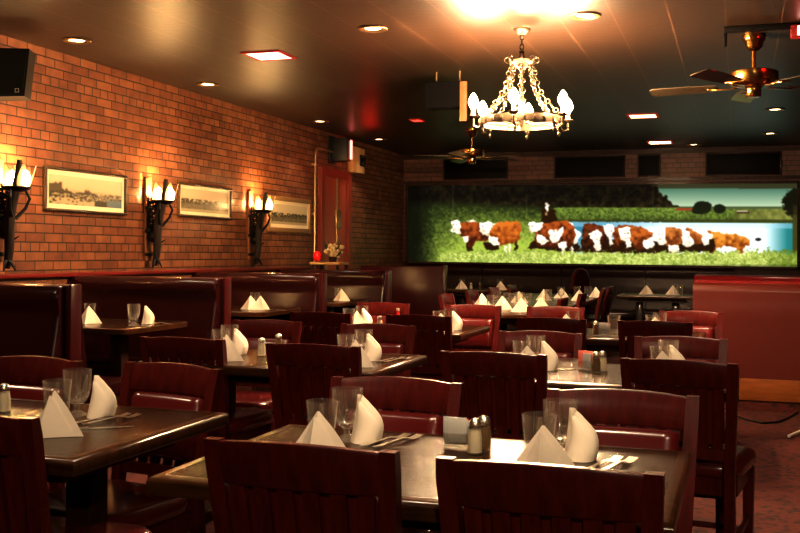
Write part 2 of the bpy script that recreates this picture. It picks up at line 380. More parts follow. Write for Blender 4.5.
# ------------------------------------------------------------------ mural
def noise2(x, y, seed, cell):
    rng = np.random.RandomState(seed); g = rng.rand(256, 256)
    xs = x/cell; ys = y/cell; xi = np.floor(xs).astype(int); yi = np.floor(ys).astype(int); fx = xs-xi; fy = ys-yi
    fx = fx*fx*(3-2*fx); fy = fy*fy*(3-2*fy)
    G = lambda a, b: g[a % 256, b % 256]
    return (G(xi, yi)*(1-fx)+G(xi+1, yi)*fx)*(1-fy)+(G(xi, yi+1)*(1-fx)+G(xi+1, yi+1)*fx)*fy
def inpoly(X, Y, poly):
    r = np.zeros(X.shape, bool); n = len(poly)
    for i in range(n):
        x1, y1 = poly[i]; x2, y2 = poly[(i+1) % n]
        if y1 == y2: continue
        c = ((y1 > Y) != (y2 > Y)) & (X < (x2-x1)*(Y-y1)/(y2-y1)+x1); r ^= c
    return r
def paint_grid(name, mat, corners, nx, ny, fn, parent):
    """flat panel: corners (TL,TR,BR,BL) in the parent's space, coloured by fn(u,v)"""
    TL, TR, BR, BL = [Vector(c) for c in corners]
    u = np.linspace(0, 1, nx+1); v = np.linspace(0, 1, ny+1); U, V = np.meshgrid(u, v)
    P = (np.array(TL)[None, None]*((1-U)*(1-V))[..., None] + np.array(TR)[None, None]*(U*(1-V))[..., None]
         + np.array(BR)[None, None]*(U*V)[..., None] + np.array(BL)[None, None]*((1-U)*V)[..., None])
    idx = np.arange((nx+1)*(ny+1)).reshape(ny+1, nx+1)
    fs = np.stack([idx[:-1, :-1], idx[1:, :-1], idx[1:, 1:], idx[:-1, 1:]], -1).reshape(-1, 4)
    me = bpy.data.meshes.new(name); me.from_pydata(P.reshape(-1, 3).tolist(), [], fs.tolist()); me.update()
    c = np.clip(fn(U, V), 0, 1)
    c = np.where(c <= .04045, c/12.92, ((c+.055)/1.055)**2.4)
    rgba = np.ones((c.shape[0]*c.shape[1], 4), np.float32); rgba[:, :3] = c.reshape(-1, 3)
    a = me.color_attributes.new('paint', 'FLOAT_COLOR', 'POINT'); a.data.foreach_set('color', rgba.ravel())
    me.materials.append(M[mat]); o = bpy.data.objects.new(name, me); COL.objects.link(o); o.parent = parent
    return o
YM = WB-.12
mTL = at_y(408, 185.5, YM); mTR = at_y(797, 183.5, YM); mBR = at_y(797, 267, YM); mBL = at_y(408.5, 261.3, YM)
def mural_paint(U, V):
    # picture coordinates of the artwork: 389 x 82 units, evenly spread in perspective of its own photo
    X = 408+389*(U/(U+1.105*(1-U)))   # the print is spaced as its own camera saw it
    top = 185.5+(183.5-185.5)*(X-408)/389; bot = 261.3+(267-261.3)*(X-408)/389
    Yp = top+(bot-top)*V
    n1 = noise2(X*4, Yp*4, 1, 6); n2 = noise2(X*4, Yp*4, 2, 14); n3 = noise2(X*4, Yp*4, 3, 40); n0 = noise2(X*4, Yp*4, 9, 3.2)
    C = np.zeros(X.shape+(3,))
    def mixc(mask, col, a=1.0):
        w = (mask*a)[..., None] if not isinstance(mask, np.ndarray) or mask.dtype != bool else (mask.astype(float)*a)[..., None]
        C[:] = C*(1-w)+np.array(col)/255.0*w if not isinstance(col, np.ndarray) else C*(1-w)+col/255.0*w
    def lerp(a, b, t): t = np.clip(t, 0, 1)[..., None]; return np.array(a)*(1-t)+np.array(b)*t
    jx = (n2-.5)*5; jy = (n1-.5)*3
    # dark woods
    mixc(np.ones(X.shape), lerp((24, 18, 11), (74, 62, 32), (n2-.45)*1.1+(n1-.5)*.9+.2))
    # sky on the right
    sky = (X+jx*1.6 > 668+np.maximum(0, 197-Yp)*-.9+np.maximum(0, Yp-199)*1.6)
    mixc(sky, lerp((92, 138, 116), (206, 228, 192), (Yp-188)/18))
    mixc(sky & (Yp < 188.5), (70, 70, 44)); 
    # left field
    edge = 199+np.clip((X-450)/110, 0, 1)*6
    gl = np.clip((Yp-edge-jy)/7, 0, 1)*np.clip((640-X)/40, 0, 1)
    bright = np.clip((X-412)/60, .0, 1)
    mixc(gl, lerp((46, 58, 24), (166, 186, 76), (Yp-206)/38*bright+(n1-.5)*.5+(n0-.5)*.35))
    mixc(gl, (34, 40, 16), np.clip(n2*1.6-.75, 0, .6)*np.clip((225-Yp)/18, 0, 1))
    # far bank
    bank = (X > 555) & (Yp > 207.5+jy*.4+np.clip((560-X)/10, 0, 3)) & (Yp < 223)
    mixc(bank, lerp((50, 60, 24), (132, 156, 66), n1*.8+n0*.5-.2+(220-Yp)*.03-.1))
    far = sky & (Yp > 206.3) & (Yp < 209.5); mixc(far, (84, 98, 62))
    mixc((X > 735) & (Yp > 209) & (Yp < 221), lerp((92, 96, 44), (158, 154, 84), n2+(X-735)/160-.2), .8)
    mixc(bank & (Yp > 219.5), (58, 64, 28), .8)
    # bushes, barn
    for (cx, cy, rx, ry) in ((704, 207.5, 9, 6.5), (721, 209, 6, 4.5), (700, 210, 7, 4)):
        mixc(((X-cx)/rx)**2+((Yp-cy)/ry)**2 < .8+n1*.5, (26, 32, 16))
    mixc((X > 678) & (X < 694) & (Yp > 208) & (Yp < 210.5), (150, 66, 36))
    mixc((X > 738) & (X < 750) & (Yp > 210.5) & (Yp < 213.5), (70, 56, 36)); mixc((X > 738) & (X < 749) & (Yp > 210.8) & (Yp < 212), (200, 190, 160))
    mixc(((X-797)/14)**2+((Yp-203)/15)**2 < .7+n1*.6, (28, 28, 14)); mixc((X > 793) & (Yp > 205), (52, 46, 22))
    # river
    wy = 222+np.clip((X-600)/200, 0, 1)*1.5
    water = (X > 572+jx) & (Yp > wy+jy*.25)
    wc = lerp((62, 128, 150), (236, 246, 250), (X-590)/60+(Yp-232)/30)
    t = np.clip((X-764)/24, 0, 1)[..., None]; wc = wc*(1-t)+np.array((44, 128, 128))*t
    mixc(water, wc); mixc(water & (Yp < wy+5), (170, 205, 225), .45)
    mixc((X > 792.5) & (Yp > 215), (70, 70, 34))
    mixc(((X-759)/3.2)**2+((Yp-239.5)/1.6)**2 < 1, (40, 40, 34))
    # foreground grass
    gt = 251-np.clip((470-X)/30, 0, 3)+(n1-.5)*7+(n0-.5)*4
    fg = (Yp > gt) & (X > 450)
    mixc(fg, lerp((98, 118, 40), (216, 222, 128), (n1-.5)*1.1+(n0-.5)*.8+.55-np.clip((X-760)/60, 0, .5)))
    Z1 = lambda P: [(430+a/8, 200+b/8) for a, b in P]
    Z2 = lambda P: [(520+a/6.667, 190+b/6.667) for a, b in P]
    Z3 = lambda P: [(620+a/5.714, 178+b/5.714) for a, b in P]
    m1 = noise2(X*4+90, Yp*4+37, 11, 11); m2 = noise2(X*4+13, Yp*4+71, 12, 11)
    Xw = X+(n1-.5)*.8+(m1-.5)*2.6; Yw = Yp+(n0-.5)*.6+(m2-.5)*2.2
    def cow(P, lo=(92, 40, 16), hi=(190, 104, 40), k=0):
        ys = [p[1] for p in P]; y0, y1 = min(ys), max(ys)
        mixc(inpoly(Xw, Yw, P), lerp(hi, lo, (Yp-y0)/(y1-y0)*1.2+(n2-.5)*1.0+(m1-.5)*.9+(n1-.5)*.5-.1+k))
    def white(P):
        ys = [p[1] for p in P]; mixc(inpoly(Xw, Yw, P), lerp((255, 250, 236), (190, 160, 118), (n1-.35)*.8+((Yp-min(ys))/(max(ys)-min(ys))-.55)*.6))
    def dark(P): mixc(inpoly(Xw, Yw, P), (46, 26, 10))
    # cow and calf at the left
    dark(Z1([(285, 330), (350, 340), (345, 415), (300, 415)])); dark(Z1([(440, 340), (560, 350), (560, 400), (500, 405), (450, 400)])); dark(Z1([(700, 330), (720, 330), (712, 400), (690, 400)]))
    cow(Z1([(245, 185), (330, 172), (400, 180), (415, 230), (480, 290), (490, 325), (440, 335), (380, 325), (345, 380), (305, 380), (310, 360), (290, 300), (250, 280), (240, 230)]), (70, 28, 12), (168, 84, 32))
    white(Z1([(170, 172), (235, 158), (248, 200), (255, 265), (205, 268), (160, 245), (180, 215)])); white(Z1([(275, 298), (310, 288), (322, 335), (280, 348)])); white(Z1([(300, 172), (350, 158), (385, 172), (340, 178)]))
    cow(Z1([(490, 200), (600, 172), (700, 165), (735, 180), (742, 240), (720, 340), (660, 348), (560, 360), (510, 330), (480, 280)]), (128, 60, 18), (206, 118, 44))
    white(Z1([(410, 185), (470, 165), (510, 190), (500, 230), (470, 290), (405, 255)])); white(Z1([(480, 270), (510, 300), (545, 295), (570, 350), (520, 372), (490, 345)])); white(Z1([(500, 180), (550, 190), (540, 202), (505, 198)]))
    white(Z1([(608, 368), (622, 368), (624, 425), (612, 425)])); white(Z1([(640, 358), (660, 358), (658, 415), (642, 415)]))
    # rider
    dark(Z2([(150, 225), (152, 150), (165, 120), (180, 60), (205, 60), (215, 125), (250, 140), (262, 205), (240, 225)])); white(Z2([(184, 88), (200, 88), (204, 140), (190, 146)])); mixc(inpoly(X, Yp, Z2([(178, 150), (196, 150), (194, 168), (180, 168)])), (170, 130, 80))
    # middle group
    dark(Z2([(100, 340), (400, 340), (420, 420), (330, 410), (60, 390)]))
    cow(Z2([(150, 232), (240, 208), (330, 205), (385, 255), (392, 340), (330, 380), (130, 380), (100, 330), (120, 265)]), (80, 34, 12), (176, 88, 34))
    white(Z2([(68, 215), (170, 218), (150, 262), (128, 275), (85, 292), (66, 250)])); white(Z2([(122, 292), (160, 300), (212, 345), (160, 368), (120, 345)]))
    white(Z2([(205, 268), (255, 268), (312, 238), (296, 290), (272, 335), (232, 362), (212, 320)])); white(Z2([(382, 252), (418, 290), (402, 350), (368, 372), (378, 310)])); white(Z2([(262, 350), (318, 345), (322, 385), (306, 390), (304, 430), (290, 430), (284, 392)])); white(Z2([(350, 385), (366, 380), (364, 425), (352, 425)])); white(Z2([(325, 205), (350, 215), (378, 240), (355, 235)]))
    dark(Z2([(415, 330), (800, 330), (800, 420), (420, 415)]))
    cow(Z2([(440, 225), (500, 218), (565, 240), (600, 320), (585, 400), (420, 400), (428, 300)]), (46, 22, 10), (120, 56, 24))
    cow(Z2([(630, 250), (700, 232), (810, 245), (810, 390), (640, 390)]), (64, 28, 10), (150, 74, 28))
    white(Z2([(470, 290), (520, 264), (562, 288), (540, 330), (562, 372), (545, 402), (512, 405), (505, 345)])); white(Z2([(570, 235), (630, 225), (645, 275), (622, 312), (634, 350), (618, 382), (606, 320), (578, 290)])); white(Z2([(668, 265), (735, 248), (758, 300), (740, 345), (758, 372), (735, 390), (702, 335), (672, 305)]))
    # right group
    dark(Z3([(0, 370), (530, 350), (540, 430), (440, 420), (200, 430), (0, 430)]))
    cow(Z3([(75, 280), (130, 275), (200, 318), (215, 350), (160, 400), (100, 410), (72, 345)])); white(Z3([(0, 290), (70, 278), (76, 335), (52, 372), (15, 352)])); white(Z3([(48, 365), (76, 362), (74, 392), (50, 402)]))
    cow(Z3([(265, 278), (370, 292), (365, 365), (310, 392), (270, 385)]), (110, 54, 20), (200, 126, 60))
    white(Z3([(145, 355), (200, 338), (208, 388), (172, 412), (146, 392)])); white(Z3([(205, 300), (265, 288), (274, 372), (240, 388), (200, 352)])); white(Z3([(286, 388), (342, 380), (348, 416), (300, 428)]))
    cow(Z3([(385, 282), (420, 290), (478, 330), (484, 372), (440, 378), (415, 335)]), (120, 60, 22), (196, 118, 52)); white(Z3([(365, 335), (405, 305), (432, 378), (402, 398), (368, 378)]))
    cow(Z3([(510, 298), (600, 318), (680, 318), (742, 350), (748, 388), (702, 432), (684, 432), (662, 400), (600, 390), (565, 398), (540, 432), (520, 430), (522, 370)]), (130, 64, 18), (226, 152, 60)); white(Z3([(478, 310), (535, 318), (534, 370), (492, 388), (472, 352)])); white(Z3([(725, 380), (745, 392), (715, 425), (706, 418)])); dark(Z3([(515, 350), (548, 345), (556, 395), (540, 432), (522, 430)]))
    for fx, fy in ((454, 224.5), (484, 226), (531, 226), (556, 231), (597.5, 234), (613.5, 231), (630, 233), (627, 233.5), (661, 234), (690, 237)):
        mixc(((X-fx)/.9)**2+((Yp-fy)/.6)**2 < 1, (70, 44, 28), .8); mixc(((X-fx-3.4)/.9)**2+((Yp-fy)/.6)**2 < 1, (70, 44, 28), .6); mixc(((X-fx-1.2)/1.6)**2+((Yp-fy-5)/.9)**2 < 1, (206, 150, 124), .6)
    # tufts over the hooves
    gt2 = 253.5+(n1-.5)*9+(n0-.5)*6
    mixc((Yp > gt2) & (X > 440), lerp((108, 128, 44), (218, 224, 136), (n0-.5)*1.2+(n2-.5)*.6+.55-np.clip((X-760)/60, 0, .5)))
    for sx in (454, 528.5, 655): mixc(np.abs(X-sx) < .35, (150, 140, 90), .35)
    # uneven backlight painted in: colours darkened towards left, top and bottom
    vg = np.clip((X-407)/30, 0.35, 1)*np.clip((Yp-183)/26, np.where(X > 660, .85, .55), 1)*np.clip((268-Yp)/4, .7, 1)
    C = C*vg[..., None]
    for _ in range(2):
        P = np.pad(C, ((1, 1), (1, 1), (0, 0)), 'edge'); C = (P[:-2, 1:-1]+P[2:, 1:-1]+P[1:-1, :-2]+P[1:-1, 2:]+2*C)/6
    return C
mc = (mTL+mBR)/2
t = thing('mural_light_box', 'long backlit picture of brown and white cattle grazing by a river', 'mural', (mc.x, WB, mBL.z-.02))
R0 = Vector((mc.x, WB, mBL.z-.02))
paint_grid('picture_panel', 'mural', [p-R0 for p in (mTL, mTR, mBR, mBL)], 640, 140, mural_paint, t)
fb = MB(); cs = [p-R0 for p in (mTL, mTR, mBR, mBL)]
for i in range(4):
    a, b2 = cs[i], cs[(i+1) % 4]; d = (b2-a).normalized(); nrm = Vector((d.z, 0, -d.x))
    q = [a-d*.03, b2+d*.03]; w = .03
    fb.add([q[0]-nrm*0, q[1]-nrm*0, q[1]-nrm*-w, q[0]-nrm*-w, ], []) if False else None
    sgn = 1 if (a+b2).dot(nrm) > ((cs[0]+cs[1]+cs[2]+cs[3])/2).dot(nrm) else -1
    o1 = nrm*sgn*w
    v = [q[0]+Vector((0, -.02, 0)), q[1]+Vector((0, -.02, 0)), q[1]+o1+Vector((0, -.02, 0)), q[0]+o1+Vector((0, -.02, 0))]
    v += [Vector((p.x, -.001, p.z)) for p in v]
    fb.add(v, [(0, 1, 2, 3), (4, 5, 6, 7), (0, 1, 5, 4), (1, 2, 6, 5), (2, 3, 7, 6), (3, 0, 4, 7)])
fb.build('box_frame', 'darkwood', t, smooth=False)

# black glass panels above the mural
k = 0
for (a, b2, lab) in ((445, 507, 'black vent panel above the mural, leftmost'), (556, 624, 'black vent panel above the mural, second from left'), (639, 659, 'narrow black vent panel above the mural'), (707, 780, 'black vent panel above the mural, rightmost and widest')):
    A = at_y(a, 164, WB); B = at_y(b2, 182, WB)
    t = thing('vent_panel', lab, 'vent', ((A.x+B.x)/2, WB, 2.36)); w = B.x-A.x
    MB().bb(-w/2, w/2, -.03, 0, .0, .28, .006).build('panel', 'blackgloss', t)
    MB().bb(-w/2-.02, w/2+.02, -.04, 0, -.02, .0, .003).bb(-w/2-.02, w/2+.02, -.04, 0, .28, .30, .003).bb(-w/2-.02, -w/2, -.04, 0, 0, .28, .003).bb(w/2, w/2+.02, -.04, 0, 0, .28, .003).build('panel_frame', 'darkwood', t)

# ------------------------------------------------------------------ framed prints on the brick wall
def print_paint(kind):
    def fn(U, V):
        n1 = noise2(U*180, V*90, 20+kind, 5); n2 = noise2(U*180, V*90, 30+kind, 14); n0 = noise2(U*180, V*90, 40+kind, 2.2)
        sk = np.stack([.86-.1*V, .80-.12*V, .66-.14*V], -1)
        C = sk.copy()
        def mix(w, c): C[:] = C*(1-w[..., None])+np.array(c)*w[..., None]
        if kind == 0:
            mix((V > .55-.1*n2).astype(float), (.74, .68, .54))
            top = np.where(U < .16, .12+.3*n2, np.where(U < .3, .28+U*.9, .56-.12*np.exp(-((U-.5)/.05)**2)))
            mix(((V > top+.12*(n1-.5)) & (V < .62)).astype(float)*np.clip(1.1-.6*(U > .6), 0, 1), (.36, .32, .24))
            mix((np.abs(V-.66-.1*(n2-.5)) < .12).astype(float)*(n0 > .52), (.2, .18, .13))
            mix((V > .7).astype(float)*(n1 > .68)*(U < .5), (.24, .21, .15))
            mix(((V > .62+.5*(.9-U)*.4) & (U > .38) & (U < .55) & (V < .86)).astype(float)*(n1 > .4), (.3, .26, .2))
            mix(((V > .78) & (U > .6) & (U < .78)).astype(float), (.28, .26, .2)); mix(((V > .72) & (U > .78)).astype(float), (.4, .46, .48))
        else:
            mix((V > .5+.1*(n2-.5)).astype(float), (.52, .46, .33)); mix(((V > .42) & (V < .68)).astype(float)*(n1 > .42), (.28, .24, .16))
            mix((V > .62).astype(float)*(n0 > .5), (.38, .33, .24)); mix((V > .86).astype(float), (.72, .66, .5))
        for _ in range(2):
            P = np.pad(C, ((1, 1), (1, 1), (0, 0)), 'edge'); C = (P[:-2, 1:-1]+P[2:, 1:-1]+P[1:-1, :-2]+P[1:-1, 2:]+C)/5
        return C*.88+.05
    return fn
def framed(px0, px1, pyT, pyB, kind, frame, label, fwid, matw, name='framed_print'):
    a = at_x(px0, (pyT+pyB)/2, WL+.02); c = at_x(px1, (pyT+pyB)/2, WL+.02)
    zt = at_x(px0, pyT, WL+.02).z; zb = at_x(px0, pyB, WL+.02).z
    y0, y1 = a.y, c.y; cy = (y0+y1)/2; h = zt-zb; w = y1-y0
    t = thing(name, label, 'picture', (WL, cy, zb))
    g = MB()
    g.bb(.001, .03, -w/2, w/2, 0, fwid, .007).bb(.001, .03, -w/2, w/2, h-fwid, h, .007).bb(.001, .03, -w/2, -w/2+fwid, fwid, h-fwid, .007).bb(.001, .03, w/2-fwid, w/2, fwid, h-fwid, .007)
    if frame == 'frame_dark':
        n = int(w/.028)
        for i in range(n):
            for z in (fwid*.5, h-fwid*.5): g.ball((.03, -w/2+(i+.5)*w/n, z), .009, 1, 6, 4)
    g.build('frame', frame, t)
    MB().bb(.002, .012, -w/2+fwid*.8, w/2-fwid*.8, fwid*.8, h-fwid*.8).build('mat_board', 'mat', t, smooth=False)
    iy = w/2-fwid-matw; iz = fwid+matw
    paint_grid('old_photograph', 'print', [(.0135, -iy, h-iz), (.0135, iy, h-iz), (.0135, iy, iz), (.0135, -iy, iz)], 120, 50, print_paint(kind), t)
framed(44.5, 126.5, 165, 210.8, 0, 'frame_dark', 'framed old photograph of a crowded street scene, nearest on the brick wall', .024, .035)
framed(178.5, 231.5, 181.5, 216.5, 1, 'frame_dark', 'middle framed old photograph on brick wall, between two torch sconces', .024, .03)
framed(268, 310.5, 194.5, 231.5, 2, 'frame_gold', 'wide pale gold framed picture, farthest along the brick wall beside the door', .05, .04)

# ------------------------------------------------------------------ torch sconces
def make_sconce(label):
    t = thing('torch_sconce', label, 'wall lamp', group='torch sconces on the brick wall')
    MB().bb(.002, .03, -.045, .045, .06, .78, .008).build('back_plank', 'plank', t)
    for (z, w) in ((.1, .12), (.3, .14), (.5, .13)): MB().bb(.03, .045, -w/2, w/2, z, z+.03, .004).build('iron_strap', 'iron', t)
    # lantern wreath of twisted iron in front of the plank
    b_ = MB()
    for k in range(9):
        z = .34+.03*k; b_.torus((.065, .01*math.sin(k*2.1), z), .04, .007, 12, 5, Euler((.4*math.sin(k*1.7), .35*math.cos(k*2.3), 0)).to_matrix().to_4x4())
    for k in range(7):
        a = k*.9; b_.tube([(.05+.03*math.cos(a), .045*math.sin(a), .3), (.07+.04*math.cos(a+.6), .05*math.sin(a+.6), .45), (.05+.03*math.cos(a+1.3), .045*math.sin(a+1.3), .62)], .006, 5)
    b_.build('iron_wreath', 'iron', t)
    MB().ball((.085, -.01, .27), .048, 1.15, 10, 8).box((.11, -.02, .32), (.03, .04, .035), .01).box((.075, .045, .25), (.02, .06, .04), .01, rot=(.4, 0, 0)).build('iron_knob', 'iron', t)
    # slanted torch log with split feet
    pts = [(.085+.115*s+.008*math.sin(9*s), -.02*s+.012*math.cos(7*s), .02+.74*s) for s in np.linspace(0, 1, 14)]
    rs = [.022, .028, .031, .033, .034, .036, .037, .037, .036, .034, .032, .031, .028, .016]
    MB().tube(pts, rs, 10).build('torch_log', 'log', t)
    for dy, dx in ((-.06, .02), (.06, .03), (.0, .07), (.02, -.04)):
        MB().tube([(.095, 0, .08), (.095+dx*.6, dy*.6, .05), (.095+dx, dy, .0)], [.016, .011, .003], 6).build('forked_foot', 'iron', t)
    MB().tube([(.12, .0, .2), (.17, .03, .24)], [.012, .003], 5).build('barb', 'iron', t); MB().tube([(.13, 0, .33), (.1, -.06, .38)], [.012, .003], 5).build('barb', 'iron', t)
    cz = .56; cx = .165
    MB().lathe([(.03, -.02), (.085, 0), (.098, .012), (.094, .02), (.03, .0)], 14, (cx, 0, cz)).build('iron_cup', 'iron', t)
    for a in (-1, 1): MB().tube([(.15, a*.02, .36), (.18, a*.08, .43), (.2, a*.1, .5), (.18, a*.07, .57)], [.014, .012, .011, .009], 6).build('branch_arm', 'iron', t)
    for k in range(6):
        a = 2*PI*k/6+PI/6; rows = []
        for i in range(7):
            s = i/6; r = .08+.018*math.sin(s*2.2)+.028*s*s; w = .036*math.sin(PI*min(.93, .32+.62*s)); z = cz+.015+.15*s
            ring = []
            for (da, dr) in ((-1, 0), (0, .004), (1, 0), (0, -.002)):
                ring.append((cx+(r+dr)*math.cos(a)-da*w*math.sin(a), .01+(r+dr)*math.sin(a)+da*w*math.cos(a), z))
            rows.append(ring)
        MB().sweep(rows).build('glass_petal', 'petal', t)
    for s in (-1, 1):
        MB().lathe([(1e-7, -.012), (.02, .0), (.033, .03), (.029, .06), (.015, .09), (1e-7, .105)], 12, (cx+s*.058, .028, cz+.03)).build('bulb', 'sconcebulb', t)
    return t
for (px, lab) in ((-4, 'dark log torch sconce glowing beside the nearest framed photograph, at left edge'), (146, 'dark log torch sconce between the first and second framed pictures'), (248.5, 'dark log torch sconce farthest along wall, beside pale gold picture')):
    p = at_x(px, 215, WL)
    place('sconce', make_sconce, (WL, p.y, 1.10), 0, lab, 'torch sconces on the brick wall')

# ------------------------------------------------------------------ booths along the brick wall
def arc_profile(sgn, top=1.05):
    P = [(.03, .44), (.03, top-.005), (.065, top+.002), (.10, top-.012), (.122, top-.05), (.12, top-.10), (.104, top-.135), (.112, top-.18), (.135, top-.3), (.168, top-.46), (.2, .44)]
    return [(sgn*a, z) for a, z in P]
def cushion(sgn, x0, x1, top=1.05):
    b_ = MB(); P = arc_profile(sgn, top); cy = sum(p[0] for p in P)/len(P); cz = .75
    rows = []
    for (x, s) in ((x0, .9), (x0+.008, .96), (x0+.025, 1), (x1-.025, 1), (x1-.008, .96), (x1, .9)):
        rows.append([(x, (sgn*.03) + (a-sgn*.03)*s, z if z < .5 else .44+(z-.44)*(.985+.015*(s-.9)/.1)) for a, z in P])
    return b_.sweep(rows)
def make_booth(label):
    L = 1.28
    t = thing('booth_bench', label, 'booth', group='double-sided booth benches along the brick wall')
    MB().bb(.0, L+.025, -.045, .045, .0, 1.052, .012).build('back_core', 'vinyl', t)
    for s in (-1, 1):
        cushion(s, .01, L).build('backrest', 'vinyl_dark', t)
        y0, y1 = sorted((s*.1, s*.56))
        MB().bb(.01, L, y0, y1, .36, .47, .035, 3).build('seat', 'vinyl_dark', t)
        y0, y1 = sorted((s*.045, s*.52))
        MB().bb(.01, L-.03, y0, y1, .0, .36).build('seat_base', 'darkwood', t)
    MB().bb(L+.02, L+.04, -.05, .05, .0, 1.056, .008).build('end_panel', 'vinyl', t)
    return t
BY = [4.75, 6.52, 8.33, 10.12]
for y, lab in zip(BY, ('maroon vinyl booth bench nearest the camera, by the brick wall', 'maroon vinyl booth bench second from the camera, by the brick wall', 'maroon vinyl booth bench third from the camera, by the brick wall', 'maroon vinyl booth bench farthest along the brick wall, near the door')):
    place('booth', make_booth, (WL+.005, y, 0), 0, lab, 'double-sided booth benches along the brick wall')

# tall divider ending the booths, and the bench along the back wall
pd0 = at_y(401, 265, 12.3)
pd1 = at_y(445.5, 267, 12.3)
t = thing('booth_divider', 'tall maroon upholstered booth end in front of the mural left corner', 'booth', (pd0.x, 12.3, 0))
w = pd1.x-pd0.x
MB().bb(-.55, w-.03, -.04, .04, .0, 1.075, .012).build('panel', 'vinyl', t)
MB().bb(w-.04, w+.015, -.05, .05, .0, 1.09, .012).build('end_post', 'vinyl', t)
MB().bb(-.55, w-.03, .05, .5, .36, .47, .03).build('seat', 'vinyl_dark', t)
MB().bb(-.55, w-.05, .045, .46, 0, .36).build('seat_base', 'darkwood', t)

def wall_bench(x0, x1, label):
    t = thing('wall_bench', label, 'bench', ((x0+x1)/2, WB-.02, 0)); L = x1-x0
    n = max(1, round(L/1.15)); sw = L/n
    for i in range(n):
        a = -L/2+i*sw+.004; b2 = a+sw-.008
        rows = []
        P = [(-.0, .46), (-.0, 1.08), (-.06, 1.09), (-.1, 1.06), (-.115, 1.0), (-.1, .94), (-.1, .88), (-.125, .8), (-.11, .7), (-.15, .46)]
        MB().sweep([[(x, p, z) for p, z in P] for x in (a, a+.02, b2-.02, b2)]).build('back_cushion', 'vinyl_bench', t)
    MB().bb(-L/2, L/2, -.6, -.1, .35, .47, .03, 3).build('seat', 'vinyl_dark', t)
    MB().bb(-L/2, L/2, -.55, -.0, 0, .35).build('seat_base', 'darkwood', t)
wall_bench(WL+.1, -.05, 'long dark maroon vinyl bench under the mural along the back wall')

# booths on the right
xb = at_y(692.5, 340, 8.5).x
t = thing('booth_bench', 'red brown booth at right with a smooth high back and wooden base', 'booth', (xb, 8.5, 0))
LR = 2.3
b_ = MB()
rows = []
for z, d in ((.26, .0), (.5, -.006), (.75, -.010), (.86, -.018), (.905, -.012), (.95, -.02), (1.0, -.012), (1.02, .01)):
    rows.append([(.0+.006 if z > 1 else 0, d, z), (LR, d, z), (LR, .09, z), (0, .09, z)])
b_.sweep(rows).build('back_panel', 'vinyl_brown', t, angle=60)
MB().bb(.01, LR, .0, .08, .085, .26, .004).build('wooden_base', 'basewood', t)
MB().bb(.02, LR, .015, .07, .0, .085).build('kick_board', 'carpet', t, smooth=False)
cushion(1, .02, LR, 1.045).build('backrest', 'vinyl_red', t).location = (0, .06, 0)
MB().bb(.02, LR, .18, .62, .36, .47, .03, 3).build('seat', 'vinyl_red', t)
MB().bb(.02, LR, .12, .58, 0, .36).build('seat_base', 'darkwood', t)
t = thing('booth_bench', 'red vinyl booth back just visible behind the right-hand red brown booth', 'booth', (xb-.06, 10.3, 0))
MB().bb(0, LR, -.045, .045, 0, 1.055, .015).build('back_core', 'vinyl', t)
for s in (-1, 1):
    cushion(s, .0, LR, 1.045).build('backrest', 'vinyl_red', t)
    y0, y1 = sorted((s*.1, s*.56)); MB().bb(.01, LR, y0, y1, .36, .47, .03, 3).build('seat', 'vinyl_red', t)
    y0, y1 = sorted((s*.045, s*.52)); MB().bb(.01, LR, y0, y1, 0, .36).build('seat_base', 'darkwood', t)

